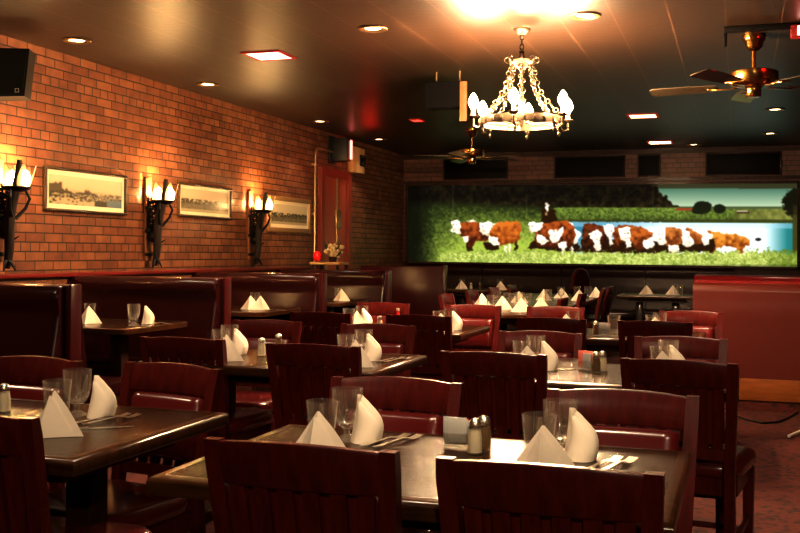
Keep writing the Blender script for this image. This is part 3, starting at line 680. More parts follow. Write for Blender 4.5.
# ------------------------------------------------------------------ chairs
def lean(z):
    if z > .46: s = (z-.46)/.4; return -.075*s**1.15
    return -.035*((.46-z)/.46)**1.4
def hw(z):   # half width of the back at height z (post centres)
    return .174+.018*max(0, (z-.46)/.4) if z > .46 else .174+.01*(.46-z)/.46
def make_chair(label):
    t = thing('dining_chair', label, 'chair')
    # seat
    b_ = MB(); rows = []
    for (z, s) in ((.425, .95), (.43, .99), (.455, 1.0), (.472, .985), (.482, .93), (.487, .8), (.489, .4)):
        ring = []
        for k in range(32):
            a = 2*PI*k/32; c, q = math.cos(a), math.sin(a)
            ex = abs(c)**(.35)*(1 if c >= 0 else -1); ey = abs(q)**(.35)*(1 if q >= 0 else -1)
            yy = .235+.215*ey*s; wx = .206+.024*(yy-.02)/.43
            ring.append((wx*ex*s, yy, z))
        rows.append(ring)
    b_.sweep(rows).build('seat', 'seatvinyl', t, angle=60)
    MB().bb(-.185, .185, .03, .05, .36, .425).bb(-.195, .195, .41, .43, .36, .425).bb(-.195, -.175, .05, .41, .36, .425).bb(.175, .195, .05, .41, .36, .425).build('seat_apron', 'wood', t, smooth=False)
    for s in (-1, 1):
        rows = []
        for z in (0, .15, .3, .46, .55, .65, .75, .82, .862):
            x = s*hw(z); y = lean(z); d = .017 if z < .84 else .014; w = .0185 if z < .84 else .017
            rows.append([(x-w, y-d, z), (x+w, y-d, z), (x+w, y+d, z), (x-w, y+d, z)])
        b = MB().sweep(rows); b.build('back_post', 'wood', t, angle=50)
        rows = []
        for z, w in ((0, .016), (.2, .019), (.43, .022)):
            x = s*(.19); y = .415; rows.append([(x-w, y-w, z), (x+w, y-w, z), (x+w, y+w, z), (x-w, y+w, z)])
        MB().sweep(rows).build('leg', 'wood', t)
    # crest rail: bowed in plan, slightly arched
    def bow(x, m): return -.022*(1-(x/.18)**2)*m
    rows = []
    for i in range(13):
        x = -.178+.356*i/12; ring = []
        ar = .010*(1-(x/.18)**2)
        for (z, d) in ((.770+ar*.2, -.010), (.774+ar*.2, -.0125), (.852+ar, -.0125), (.858+ar, -.009), (.858+ar, .009), (.852+ar, .0125), (.774+ar*.2, .0125), (.770+ar*.2, .010)):
            xx = x*(1+.0*(z-.75)); ring.append((xx, lean(z)+bow(x, 1)+d, z))
        rows.append(ring)
    MB().sweep(rows).build('crest_rail', 'wood', t, angle=50)
    rows = []
    for i in range(9):
        x = -.172+.344*i/8; rows.append([(x, lean(.52)+bow(x, .5)+dy, z) for (dy, z) in ((-.01, .5), (-.01, .54), (.01, .54), (.01, .5))])
    MB().sweep(rows).build('lower_rail', 'wood', t, angle=50)
    for k in range(6):
        x0 = -.142+.284*k/5; rows = []
        for i in range(7):
            z = .535+.242*i/6; m_ = .5+.5*i/6; x = x0*(1-.06*(1-i/6))
            y = lean(z)+bow(x, m_); w = .017
            rows.append([(x-w, y-.006, z), (x+w, y-.006, z), (x+w, y+.006, z), (x-w, y+.006, z)])
        MB().sweep(rows).build('slat', 'wood', t, angle=50)
    # padded back cushion in front of the slats
    b_ = MB(); rows = []
    for i in range(15):
        x = -.158+.316*i/14; e = min(1, (1-abs(x)/.158)/.12)**.5
        ring = []
        for (z, d) in ((.56, .012), (.562, .024), (.578, .036), (.66, .040), (.748, .036), (.765, .025), (.768, .012)):
            ring.append((x, lean(z)+bow(x, .8)+.010+(d-.012)*e, .66+(z-.66)*(.93+.07*e)))
        rows.append(ring)
    b_.sweep(rows).build('back_pad', 'seatvinyl', t, angle=60)
    for s in (-1, 1): MB().bb(s*.19-.009, s*.19+.009, -.0, .41, .19, .215, .004).build('stretcher', 'wood', t)
    MB().bb(-.185, .185, .2, .22, .192, .213, .004).build('stretcher', 'wood', t)
    return t
def chair(px, ytop, facing, label, group, rz=0, x=None):
    """ytop: room depth of the crest; facing 'away' = back to camera"""
    xx = x if x is not None else x_at(px, ytop)
    a = 0 if facing == 'away' else PI
    a += rz
    off = Vector((0, .085, 0)); off.rotate(Euler((0, 0, a)))
    return place('chair', make_chair, (xx+off.x, ytop+off.y, 0), a, label, group)
G1 = 'slat-back dining chairs'
chair(18, 1.90, 'away', 'dark slat-back chair at left edge, its back to the camera', G1, x=-1.735)
chair(0, 2.96, 'to', 'dark chair facing us behind front left table, at left edge', G1, x=-2.37, rz=-.05)
chair(0, 2.96, 'to', 'dark chair facing us behind right end of the front left table', G1, x=-1.80, rz=-.2)
chair(298, 1.83, 'away', 'dark red slat-back chair in front, bottom left of centre, back to camera', G1)
chair(547, 1.815, 'away', 'red slat-back chair in front, bottom right of centre, back to camera', G1)
chair(398, 2.89, 'to', 'red chair facing us behind front centre table, left of two', G1)
chair(623, 2.87, 'to', 'bright red chair facing us behind front centre table, right of two', G1)
chair(181, 3.88, 'away', 'dark slat-back chair, back to camera, left side of second-row left table', G1)
chair(312, 3.815, 'away', 'dark slat-back chair, back to camera, right side of second-row left table', G1)
chair(268, 5.06, 'to', 'dark chair facing us across second-row left table, left of two', G1)
chair(379, 5.03, 'to', 'red chair facing us across second-row left table, right of two', G1)
chair(493, 3.79, 'away', 'red slat-back chair, back to camera, left side of second-row right table', G1)
chair(678, 3.775, 'away', 'red slat-back chair, back to camera, right side of second-row right table', G1, rz=-.13)
chair(541, 4.9, 'to', 'red chair facing us across second-row right table, left of two', G1)
chair(681, 4.85, 'to', 'red chair facing us across second-row right table, right of two', G1)
chair(320, 5.86, 'away', 'dark slat-back chair, back to camera, left side of third-row left table', G1)
chair(418, 5.86, 'away', 'dark slat-back chair, back to camera, right side of third-row left table', G1)
chair(384, 7.2, 'to', 'dark chair facing us across third-row left table, left of two', G1)
chair(474, 7.2, 'to', 'dark chair facing us across third-row left table, right of two', G1)
chair(551, 5.95, 'away', 'red slat-back chair, back to camera, left side of third-row right table', G1)
chair(655, 5.93, 'away', 'red slat-back chair, back to camera, right side of third-row right table', G1)
chair(556, 7.25, 'to', 'red chair facing us across third-row right table, left of two', G1)
chair(691, 7.1, 'to', 'red chair facing us across third-row right table, right of two', G1)
# long party table chairs
LTX0, LTX1 = -2.45, -1.53
for y, o in zip((9.0, 9.95, 10.9, 11.85), ('nearest the camera', 'second from the camera', 'third from the camera', 'farthest from camera')):
    place('chair', make_chair, (LTX0-.06, y, 0), -PI/2, 'chair on the left side of the long party table, %s' % o, G1)
for y, o, r in zip((8.7, 9.85, 11.4, 12.15), ('nearest the camera', 'second from the camera', 'third from the camera', 'farthest from camera'), (.0, .0, .06, -.05)):
    place('chair', make_chair, (LTX1+.02, y, 0), PI/2+r, 'chair on the right side of the long party table, %s' % o, G1)
# high rounded chair at the far end of the party table
hx = x_at(580, 12.7)
t = thing('high_back_chair', 'dark high-backed chair with a rounded top behind the party table', 'chair', (hx, 12.75, 0), 1.05)
poly = [(-.155, .45), (-.16, .8)] + [(-.16*math.cos(a), .88+.17*math.sin(a)) for a in np.linspace(0, PI, 13)] + [(.16, .8), (.155, .45)]
MB().prism([(a, z) for a, z in poly], -.02, .03, 'y').build('backrest', 'vinyl_dark', t)
MB().tube([(a*1.02, .005, z) for a, z in poly[1:-1]], .022, 8).build('back_frame', 'wood', t)
MB().bb(-.17, .17, -.36, .0, .41, .48, .03, 3).build('seat', 'vinyl_dark', t)
for x in (-.15, .15):
    for y in (-.34, -.0): MB().bb(x-.02, x+.02, y-.02, y+.02, 0, .42, .004).build('leg', 'wood', t)

# ------------------------------------------------------------------ tables
def make_table_fn(w, d, name='dining_table'):
    def mk(label):
        t = thing(name, label, 'table')
        MB().bb(-w/2+.03, w/2-.03, -d/2+.03, d/2-.03, .712, .7495, .0).build('tabletop', 'table', t)
        e = MB()
        poly = [(0, .712), (.004, .708), (.024, .708), (.03, .716), (.031, .738), (.026, .7475), (.018, .7502), (0, .7502)]
        rows = []
        for (sx, sy) in ((-1, -1), (1, -1), (1, 1), (-1, 1)):
            rows.append([(sx*(w/2-.032+p), sy*(d/2-.032+p), z) for p, z in poly])
        n = len(poly); vs = [p for r in rows for p in r]; fs = []
        for i in range(4):
            j = (i+1) % 4
            for k in range(n): fs.append((i*n+k, i*n+(k+1) % n, j*n+(k+1) % n, j*n+k))
        e.add(vs, fs); e.build('edge_band', 'table_edge', t, angle=50)
        MB().bb(-w/2+.12, w/2-.12, -d/2+.12, d/2-.12, .66, .711).build('apron', 'darkwood', t, smooth=False)
        for s in (-1, 1):
            x = s*(w/2-.24)
            MB().bb(x-.042, x+.042, -.042, .042, .05, .66, .006).build('pedestal', 'darkwood', t)
            MB().bb(x-.04, x+.04, -d/2+.12, d/2-.12, 0, .055, .012).build('foot', 'darkwood', t)
        return t
    return mk
TB = {}
def table(key, x, y, w, d, label, group, name='dining_table', rz=0):
    TB[key] = (x, y)
    k = 'table%.2fx%.2f' % (w, d)
    return place(k, make_table_fn(w, d, name), (x, y, 0), rz, label, group)
GT = 'four-seat wooden tables'
table('T1', -2.06, 2.385, 1.14, .77, 'dark wooden table at left in the front row', GT)
table('T2', -.672, 2.285, 1.13, .74, 'dark glossy wooden table at centre in the front row', GT)
table('T3', -2.0, 4.28, 1.14, .77, 'dark wooden table at left in the second row', GT)
table('T4', -.56, 4.25, 1.14, .77, 'dark glossy wooden table at right in the second row', GT)
table('T5', -2.18, 6.325, 1.14, .77, 'dark wooden table at left in the third row', GT)
table('T6', -.76, 6.40, 1.14, .77, 'wooden table at right in the third row, behind two red chairs', GT)
GL = 'tables joined into the long party table'
for i, o in enumerate(('nearest the camera', 'second from the camera', 'third from the camera', 'farthest from camera')):
    table('L%d' % i, (LTX0+LTX1)/2, 8.68+1.062*i, .92, 1.06, 'table unit of the long party table, %s' % o, GL, 'party_table')
GB = 'tables between the booths'
def make_booth_table(label):
    t = thing('booth_table', label, 'table')
    L, d = 1.12, .8
    c = .09
    P = [(0, -d/2), (L-c*.4, -d/2), (L-.01, -d/2+.03), (L, -d/2+.07), (L, d/2-.07), (L-.01, d/2-.03), (L-c*.4, d/2), (0, d/2)]
    MB().prism([(a*.985, b2*.965) for a, b2 in P], .712, .7495, 'z').build('tabletop', 'table', t)
    n = len(P); e = MB(); vs = []; fs = []
    for i, (a, b2) in enumerate(P):
        for (k, z) in ((.98, .709), (1.0, .714), (1.003, .744), (.985, .7502)): vs.append((a*k, b2*k, z))
    for i in range(n-1):
        for k in range(3): fs.append((i*4+k, i*4+k+1, (i+1)*4+k+1, (i+1)*4+k))
    e.add(vs, fs).build('edge_band', 'table_edge', t, angle=50)
    MB().bb(L-.36, L-.27, -.045, .045, .05, .71, .006).build('pedestal', 'darkwood', t)
    MB().bb(L-.36, L-.27, -.3, .3, 0, .05, .012).build('foot', 'darkwood', t)
    MB().bb(.0, .05, -.3, .3, .64, .711, .004).build('wall_cleat', 'darkwood', t)
    return t
for y, lab in ((3.55, 'booth table at far left, in front of the nearest booth bench'), (5.84, 'booth table between the first and second booth benches'), (7.78, 'booth table between the second and third booth benches'), (9.5, 'booth table between the third and fourth booth benches')):
    place('boothtable', make_booth_table, (WL+.06, y, 0), 0, lab, GB)
xa, xb2 = x_at(447, 13.55), x_at(512, 13.55)
def make_wall_table(label): return make_table_fn(.92, .7, 'wall_table')(label)
table('W1', (xa+xb2)/2, 13.45, .92, .7, 'table at the left end of the bench under the mural', 'tables at the wall bench', 'wall_table')
xa, xb2 = x_at(626, 12.85), x_at(690, 12.85)
table('W2', (xa+xb2)/2, 12.85, .92, .7, 'table under the mural beside the right-hand booth', 'tables at the wall bench', 'wall_table')

# ------------------------------------------------------------------ tableware
TZ = .7504
def flute(out, inn, z0, z1):
    prof = []
    for (a, c) in zip(out[:-1], out[1:]):
        prof.append(a)
        if c[1]-a[1] > .015:
            for k in (1, 2, 3): prof.append((a[0]+(c[0]-a[0])*k/4, a[1]+(c[1]-a[1])*k/4))
    prof.append(out[-1]); no = len(prof); prof += inn
    n = 36; b_ = MB().lathe([(max(r, 1e-7), z) for r, z in prof], n)
    for i in range(no):
        z = prof[i][1]
        if z0 <= z <= z1:
            f = 1-.06*math.sin(PI*(z-z0)/(z1-z0))**.5
            for k in range(n):
                v = b_.v[i*n+k]; q = f if k % 3 == 0 else 1
                b_.v[i*n+k] = (v[0]*q, v[1]*q, v[2])
    return b_
def make_tumbler(label):
    t = thing('glass_tumbler', label, 'glass')
    out = [(.0, .0), (.026, 0), (.030, .003), (.0325, .02), (.036, .07), (.0405, .122), (.0408, .125)]
    inn = [(.0395, .1255), (.0385, .122), (.034, .07), (.0295, .03), (.024, .021), (.0, .019)]
    flute(out, inn, .012, .085).build('tumbler', 'glass', t, angle=25); return t
def make_goblet(label):
    t = thing('glass_goblet', label, 'glass')
    out = [(.0, .0), (.034, 0), (.035, .003), (.022, .008), (.010, .014), (.0085, .025), (.012, .033), (.026, .042), (.036, .06), (.0405, .09), (.0418, .12), (.0422, .138)]
    inn = [(.0412, .1385), (.0405, .12), (.039, .09), (.0345, .063), (.024, .047), (.0, .041)]
    flute(out, inn, .04, .095).build('goblet', 'glass', t, angle=25); return t
def napkin_mesh(hh=.118, w=.092, seed=0):
    b_ = MB()
    def kite(sc, oy, h, twist, w, dep):
        corners = [Vector((-w, .028, 0)), Vector((-.006, -dep, 0)), Vector((w, .02, 0)), Vector((.01, .05, 0))]
        pts = []
        for i in range(4):
            a, c = corners[i], corners[(i+1) % 4]
            for k in range(6):
                s = k/6; p = a.lerp(c, s); pts.append(p*(1-.14*math.sin(PI*s)))
        rows = []
        for j in range(9):
            tt = j/8; q = (1-tt)**.88*(1-.02*math.sin(PI*tt)); q = max(q, .035)
            rows.append([(p.x*q+.004*math.sin(tt*3+twist), (p.y)*q+oy+.012*tt, h*(1-(1-tt)**1.0)*1.0) for p in pts])
        return rows
    b_.sweep(kite(1, 0, hh, seed, w, .05)); b_.sweep(kite(1, -.014, hh*.9, seed+1, w*.72, .046))
    return b_
def make_napkin(label):
    t = thing('folded_napkin', label, 'napkin')
    napkin_mesh().build('napkin', 'napkin', t, angle=28); return t
def make_side_napkin(label):
    t = thing('folded_napkin', label, 'napkin')
    def layer(k, oy):
        rows = []
        for j in range(11):
            q = j/10
            xl = -.036+.016*q+.004*math.sin(PI*q); xr = .044+.016*math.sin(PI*min(1, q*1.5)*.8)-.066*q**1.9
            if q > .96: xr = xl+.014
            d = .034*(1-q)**.8+.003; c = (xl+xr)/2; w = max(.006, (xr-xl)/2)*k
            rows.append([(c+w*math.copysign(abs(math.cos(a))**.8, math.cos(a)), oy+.012*q+d*k*math.copysign(abs(math.sin(a))**1.3, math.sin(a)), .122*k*(1-(1-q)**1.25)) for a in np.linspace(0, 2*PI, 20, endpoint=False)])
        return rows
    MB().sweep(layer(1, 0)).build('napkin', 'napkin', t, angle=50)
    MB().sweep(layer(.86, -.014)).build('folded_flap', 'napkin', t, angle=50)
    return t
def make_shaker(fill):
    def mk(label):
        t = thing('shaker', label, 'shaker')
        MB().lathe([(1e-7, 0), (.019, 0), (.0205, .004), (.0195, .045), (.0165, .062), (.0155, .066), (1e-7, .066)], 10).build('glass_body', 'glass', t, angle=25)
        MB().lathe([(1e-7, .004), (.0185, .004), (.0175, .045), (.0148, .06), (1e-7, .062)], 10).build('contents', fill, t)
        MB().lathe([(.0155, .0655), (.0165, .067), (.0165, .076), (.013, .084), (.006, .088), (1e-7, .0885)], 14).build('metal_cap', 'steel', t)
        return t
    return mk
def make_caddy(label):
    t = thing('sugar_caddy', label, 'caddy')
    MB().bb(-.034, .034, -.026, .026, 0, .006, .003).bb(-.034, -.031, -.026, .026, .006, .042).bb(.031, .034, -.026, .026, .006, .042).bb(-.031, .031, -.026, -.023, .006, .042).bb(-.031, .031, .023, .026, .006, .042).build('glass_box', 'glass', t)
    return t
def make_packet(col):
    def mk(label):
        t = thing('sugar_packet', label, 'sugar packet')
        MB().sweep([[(-.024, -.003*q, z), (-.008, -.0042*q, z), (.008, -.0042*q, z), (.024, -.003*q, z), (.024, .003*q, z), (.008, .0042*q, z), (-.008, .0042*q, z), (-.024, .003*q, z)] for z, q in ((0, .2), (.012, 1), (.05, 1), (.063, .2))]).build('packet', col, t); return t
    return mk
def make_fork(label):
    t = thing('fork', label, 'fork')
    b_ = MB(); rows = []
    for y, w, z in ((-.09, .005, .004), (-.07, .008, .003), (-.02, .0045, .006), (.03, .0035, .01), (.045, .008, .008), (.055, .012, .005), (.062, .012, .004)):
        rows.append([(-w, y, z), (w, y, z), (w, y, z+.002), (-w, y, z+.002)])
    b_.sweep(rows)
    for x in (-.0098, -.0033, .0033, .0098): b_.sweep([[(x-.0017, y, z), (x+.0017, y, z), (x+.0017, y, z+.002), (x-.0017, y, z+.002)] for y, z in ((.06, .004), (.08, .004), (.105, .009))])
    b_.build('fork_body', 'steel', t); return t
def make_knife(label):
    t = thing('table_knife', label, 'knife')
    MB().sweep([[(-w, y, 0), (w, y, 0), (w, y, h), (-w, y, h)] for y, w, h in ((-.11, .006, .004), (-.1, .008, .006), (-.01, .0055, .006))]).build('handle', 'steel', t)
    MB().sweep([[(-w, y, 0.001), (w2, y, .001), (w2, y, .0025), (-w, y, .0025)] for y, w, w2 in ((-.01, .005, .005), (.02, .005, .009), (.09, .005, .008), (.115, .004, .0))]).build('blade', 'steel', t)
    return t
def make_ashtray(label):
    t = thing('glass_dish', label, 'dish')
    MB().lathe([(1e-7, 0), (.045, 0), (.052, .008), (.056, .028), (.053, .03), (.044, .014), (1e-7, .010)], 12).build('dish', 'glass', t, angle=25); return t

def put(kind, px, y, label, rz=0, z=TZ, group=None, x=None, dy=0):
    mk = {'tumbler': make_tumbler, 'goblet': make_goblet, 'napkin': make_napkin, 'side_napkin': make_side_napkin, 'salt': make_shaker('salt'), 'pepper': make_shaker('pepper'), 'caddy': make_caddy,
          'packet_grey': make_packet('packet_grey'), 'packet_pink': make_packet('packet_pink'), 'fork': make_fork, 'knife': make_knife, 'ashtray': make_ashtray}[kind]
    grp = group or {'tumbler': 'water tumblers', 'goblet': 'stemmed goblets', 'napkin': 'folded white napkins', 'side_napkin': 'folded white napkins', 'salt': 'salt shakers', 'pepper': 'pepper shakers', 'fork': 'forks', 'knife': 'table knives'}.get(kind)
    return place(kind, mk, ((x if x is not None else x_at(px, y)), y+dy, z), rz, label, grp)
def cluster(where, pa, pt, pg, pb, ya, yt, yg, yb, pf=None, yf=None, ra=0, rb=.35, nf=2):
    put('napkin', pa, ya, 'white folded napkin nearer the camera, %s' % where, ra+random.uniform(-.12, .12))
    put('tumbler', pt, yt, 'short glass tumbler between napkins, %s' % where)
    put('goblet', pg, yg, 'stemmed glass goblet beside the rear napkin, %s' % where)
    put('side_napkin', pb-3, yb+.05, 'white folded napkin leaning behind the goblet, %s' % where, rb+random.uniform(-.1, .1))
    if pf:
        for i in range(nf): put('fork', pf+i*0, yf, ('fork lying left of its pair, %s' if i == 0 else 'fork lying right of its pair, %s') % where, -.35, x=x_at(pf, yf)+.035*i)
cluster('on front left table', 52, 58, 78, 103, 2.25, 2.40, 2.55, 2.50, 100, 2.49)
put('knife', 93, 2.37, 'knife lying right of the napkin on front left table', -.9)
put('salt', 5, 2.52, 'salt shaker on the front left table at left edge')
cluster('left end of front centre table', 317, 323, 348, 368, 2.19, 2.32, 2.47, 2.42, 384, 2.47)
cluster('right end of front centre table', 543, 540, 561, 582, 2.19, 2.31, 2.46, 2.40, 600, 2.37)
cluster('left end of second-row left table', 225, 221, 230, 241, 4.06, 4.24, 4.36, 4.30)
cluster('right end of second-row left table', 354, 346, 364, 374, 4.06, 4.22, 4.36, 4.28, 390, 4.35)
cluster('left end of second-row right table', 527, 522, 536, 547, 4.06, 4.22, 4.36, 4.28, 551, 4.22, nf=1) if False else None
put('napkin', 527, 4.06, 'white folded napkin nearer the camera, left end of second-row right table', .1)
put('tumbler', 522, 4.22, 'short glass tumbler between napkins, left end of second-row right table')
put('goblet', 536, 4.36, 'stemmed glass goblet beside the rear napkin, left end of second-row right table')
put('side_napkin', 547, 4.28, 'white folded napkin leaning behind the goblet, left end of second-row right table', .35)
put('knife', 553, 4.27, 'knife beside the rear napkin on second-row right table', -.9)
cluster('right end of second-row right table', 662, 660, 669, 678, 4.06, 4.2, 4.36, 4.25)
cluster('left end of third-row left table', 356, 349, 362, 368, 6.05, 6.18, 6.3, 6.2)
cluster('right end of third-row left table', 440, 439, 450, 458, 6.05, 6.18, 6.3, 6.2)
put('napkin', 566, 6.3, 'white folded napkin at left end of the third-row right table', .2)
put('goblet', 573, 6.35, 'glass goblet at left end of the third-row right table')
put('tumbler', 652, 6.35, 'glass tumbler, right end of third-row right table, left of two')
put('goblet', 660, 6.4, 'glass goblet, right end of third-row right table, right of two')
put('napkin', 655, 6.25, 'white folded napkin at right end of the third-row right table')
# condiments
def caddy(px, y, where, grey, pink):
    x = x_at(px, y); put('caddy', px, y, 'clear sugar caddy on %s' % where, .15)
    n = grey+pink
    for i in range(n):
        k = 'packet_grey' if i < grey else 'packet_pink'
        put(k, px, y, ('white grey sugar packet in the caddy on %s' if i < grey else 'pink sweetener packet in the caddy on %s') % where, random.uniform(-.5, .6), TZ+.0065+random.uniform(0, .012), 'sugar packets in the caddy on %s' % where, x=x+random.uniform(-.013, .013), dy=-.016+.032*i/(n-1))
caddy(459, 2.47, 'front centre table', 4, 2)
put('salt', 476, 2.42, 'salt shaker on front centre table, left of the pepper'); put('pepper', 485, 2.47, 'pepper shaker on the front centre table')
put('salt', 262, 4.30, 'salt shaker on the second-row left table'); put('pepper', 279, 4.55, 'pepper shaker on the second-row left table')
put('ashtray', 568, 4.45, 'round glass dish on the second-row right table')
caddy(586, 4.34, 'second-row right table', 1, 5)
put('pepper', 596.5, 4.26, 'pepper shaker on the second-row right table'); put('salt', 603, 4.30, 'salt shaker on the second-row right table')
put('salt', 380, 6.1, 'salt shaker on the third-row left table')
t = thing('sauce_bottle', 'small red sauce bottle on the third-row left table', 'bottle', (x_at(398, 6.45), 6.45, TZ))
MB().lathe([(1e-7, 0), (.02, 0), (.022, .01), (.022, .06), (.01, .085), (.009, .1), (1e-7, .1)], 12).build('bottle_body', 'ketchup', t)
MB().lathe([(.011, .1), (.012, .102), (.011, .118), (1e-7, .12)], 10).build('cap', 'white', t)
caddy(605, 6.22, 'third-row right table', 3, 3)
put('pepper', 596, 6.2, 'pepper shaker on the third-row right table'); put('tumbler', 614, 6.2, 'glass tumbler beside the caddy on third-row right table')
# booth tables
put('napkin', 88, 5.75, 'white folded napkin, half hidden by the nearest booth end', .3); put('tumbler', 90, 5.95, 'glass tumbler on first booth table, beside half-hidden napkin')
put('goblet', 134, 5.78, 'glass goblet at the open end of the first booth table'); put('tumbler', 133, 5.98, 'glass tumbler at the open end of the first booth table')
put('side_napkin', 147, 5.88, 'white folded napkin at open end of the first booth table', .3); put('knife', 140, 5.66, 'knife lying at the end of the first booth table', 1.2)
put('fork', 164, 5.9, 'fork lying at the open end of the first booth table', 1.3)
put('napkin', 250, 7.7, 'white folded napkin on the second booth table, left of two', .2); put('napkin', 261, 7.72, 'white folded napkin on the second booth table, right of two', .9)
put('goblet', 255, 7.9, 'glass goblet behind the napkins on the second booth table')
put('knife', 276, 7.7, 'knife lying on the second booth table', 1.3)
put('napkin', 341, 9.5, 'white folded napkin on the third booth table', .1); put('tumbler', 338, 9.7, 'glass tumbler behind the napkin on third booth table')
# long table
S1 = [(481, 9.25, 'left side, near the middle'), (502, 8.72, 'near end, left of three'), (521, 8.42, 'near end, middle of three'), (541, 8.62, 'near end, right of three'), (519, 9.9, 'left side, towards the far end'),
      (543, 10.6, 'centre, third of the way from far end'), (561, 11.2, 'centre, close to the far end'), (579, 10.7, 'right side, past the middle'), (595, 11.6, 'right side, at far end')]
for i, (px, y, w) in enumerate(S1): put('napkin', px, y, 'white folded napkin on long party table, %s' % w, random.uniform(-.3, .3))
S2 = [(491, 8.75, 'near end, leftmost'), (497, 9.4, 'left side, near the middle'), (507, 9.3, 'left of centre'), (513, 8.95, 'near end, second from left'), (520, 9.5, 'at the centre'), (527, 9.0, 'near end, right of centre'),
      (548, 10.4, 'beside the middle napkin'), (561, 10.9, 'past the middle napkin'), (577, 11.5, 'far end, left of two'), (588, 11.2, 'far end, right of two')]
for i, (px, y, w) in enumerate(S2): put('goblet' if i % 2 else 'tumbler', px, y, ('glass goblet on long party table, %s' if i % 2 else 'glass tumbler on long party table, %s') % w)
put('napkin', 461, 13.4, 'white folded napkin, left end of table under the mural'); put('goblet', 462, 13.55, 'glass goblet behind napkin at left end under the mural')
put('salt', 471, 13.4, 'salt shaker on table under the mural, left end'); put('pepper', 480, 13.4, 'pepper shaker on table under the mural, left end')
put('napkin', 500, 13.35, 'white folded napkin, right end of the left table under the mural'); put('goblet', 500, 13.5, 'glass goblet behind napkin, right end of left mural table')
put('napkin', 646, 12.75, 'white folded napkin under the mural beside right booth, left of two'); put('napkin', 673, 12.8, 'white folded napkin under the mural beside right booth, right of two', .4)
put('tumbler', 680, 12.75, 'glass tumbler on the table under the mural beside right booth'); put('fork', 660, 12.62, 'fork on the table under the mural beside right booth', 1.2)

# ------------------------------------------------------------------ chandelier
pc = at_z(522, 29, ZC)
t = thing('chandelier', 'ornate iron chandelier with blazing candle bulbs and hanging chains', 'chandelier', (pc.x, pc.y, 0))
Zr = 2.12
MB().lathe([(1e-7, ZC-.04), (.03, ZC-.038), (.055, ZC-.015), (.06, ZC-.001), (1e-7, ZC-.0005)], 16).build('ceiling_rose', 'chand', t)
b_ = MB()
for k in range(3): b_.torus((0, 0, ZC-.055-.032*k), .013, .0035, 12, 6, Euler((PI/2, 0, (k % 2)*PI/2)).to_matrix().to_4x4(), 1.4)
b_.build('hanging_chain', 'iron', t)
MB().lathe([(.006, 2.6), (.02, 2.585), (.014, 2.57), (.02, 2.55), (.03, 2.53), (.02, 2.515), (.05, 2.505), (.085, 2.51), (.09, 2.525), (.075, 2.5), (.03, 2.475), (.012, 2.46), (.01, 2.3), (.016, 2.28), (.024, 2.24), (.016, 2.2), (.03, 2.15), (.012, 2.1), (1e-7, 2.07)], 14).build('central_stem', 'chand', t)
for k in range(8):
    a = 2*PI*k/8+.2; MB().torus((.095*math.cos(a), .095*math.sin(a), 2.53), .018, .006, 10, 5, Euler((PI/2, 0, a)).to_matrix().to_4x4()).build('crown_scroll', 'chand', t)
rb = .27
b_ = MB().lathe([(rb-.006, Zr-.026), (rb+.006, Zr-.026), (rb+.008, Zr), (rb+.006, Zr+.026), (rb-.006, Zr+.026)], 40, closed=True)
for k in range(24):
    a = 2*PI*k/24; b_.box((rb*math.cos(a)*1.02, rb*math.sin(a)*1.02, Zr), (.012, .02, .03), .004, rot=(0, 0, a))
b_.build('ring_band', 'chand', t)
for k in range(8):
    a = 2*PI*k/8+.13; b_ = MB(); n = 11
    for i in range(n):
        s = (i+.5)/n; r = .075+(rb-.075)*(s**.9) - .05*math.sin(PI*s); z = 2.5+(Zr+.03-2.5)*(s**.92)-.0*s
        b_.torus((r*math.cos(a), r*math.sin(a), z), .015, .0042, 10, 5, Euler((PI/2*(i % 2), 1.0, a)).to_matrix().to_4x4(), 1.0)
    b_.build('swag_chain', 'chand', t)
b_ = MB()
for k in range(6):
    a = 2*PI*k/6; b_.tube([(rb*math.cos(a), rb*math.sin(a), Zr), (.1*math.cos(a), .1*math.sin(a), Zr-.02), (.012*math.cos(a), .012*math.sin(a), Zr+.02)], .007, 6)
b_.build('cross_bars', 'chand', t)
for k in range(6):
    a = math.radians(15+60*k)+PSI; ca, sa = math.cos(a), math.sin(a); R1 = .335
    b_ = MB().tube([(rb*ca, rb*sa, Zr-.01), ((rb+.03)*ca, (rb+.03)*sa, Zr-.05), ((R1)*ca, (R1)*sa, Zr-.04), (R1*ca, R1*sa, Zr+.01)], .009, 7)
    b_.lathe([(1e-7, -.006), (.02, 0), (.036, .014), (.034, .017), (.012, .012)], 12, (R1*ca, R1*sa, Zr+.01))
    b_.lathe([(.008, 0), (.014, -.012), (.006, -.03), (.012, -.045), (.004, -.065), (1e-7, -.068)], 10, (rb*ca, rb*sa, Zr-.026))
    arm = b_.build('arm', 'chand', t)
    MB().lathe([(.014, 0), (.014, .05), (1e-7, .052)], 10, (R1*ca, R1*sa, Zr+.022)).build('candle_sleeve', 'napkin', arm)
    MB().lathe([(1e-7, 0), (.014, .004), (.03, .03), (.032, .048), (.02, .08), (.006, .1), (1e-7, .104)], 12, (R1*ca, R1*sa, Zr+.07)).build('bulb', 'bulb', arm)

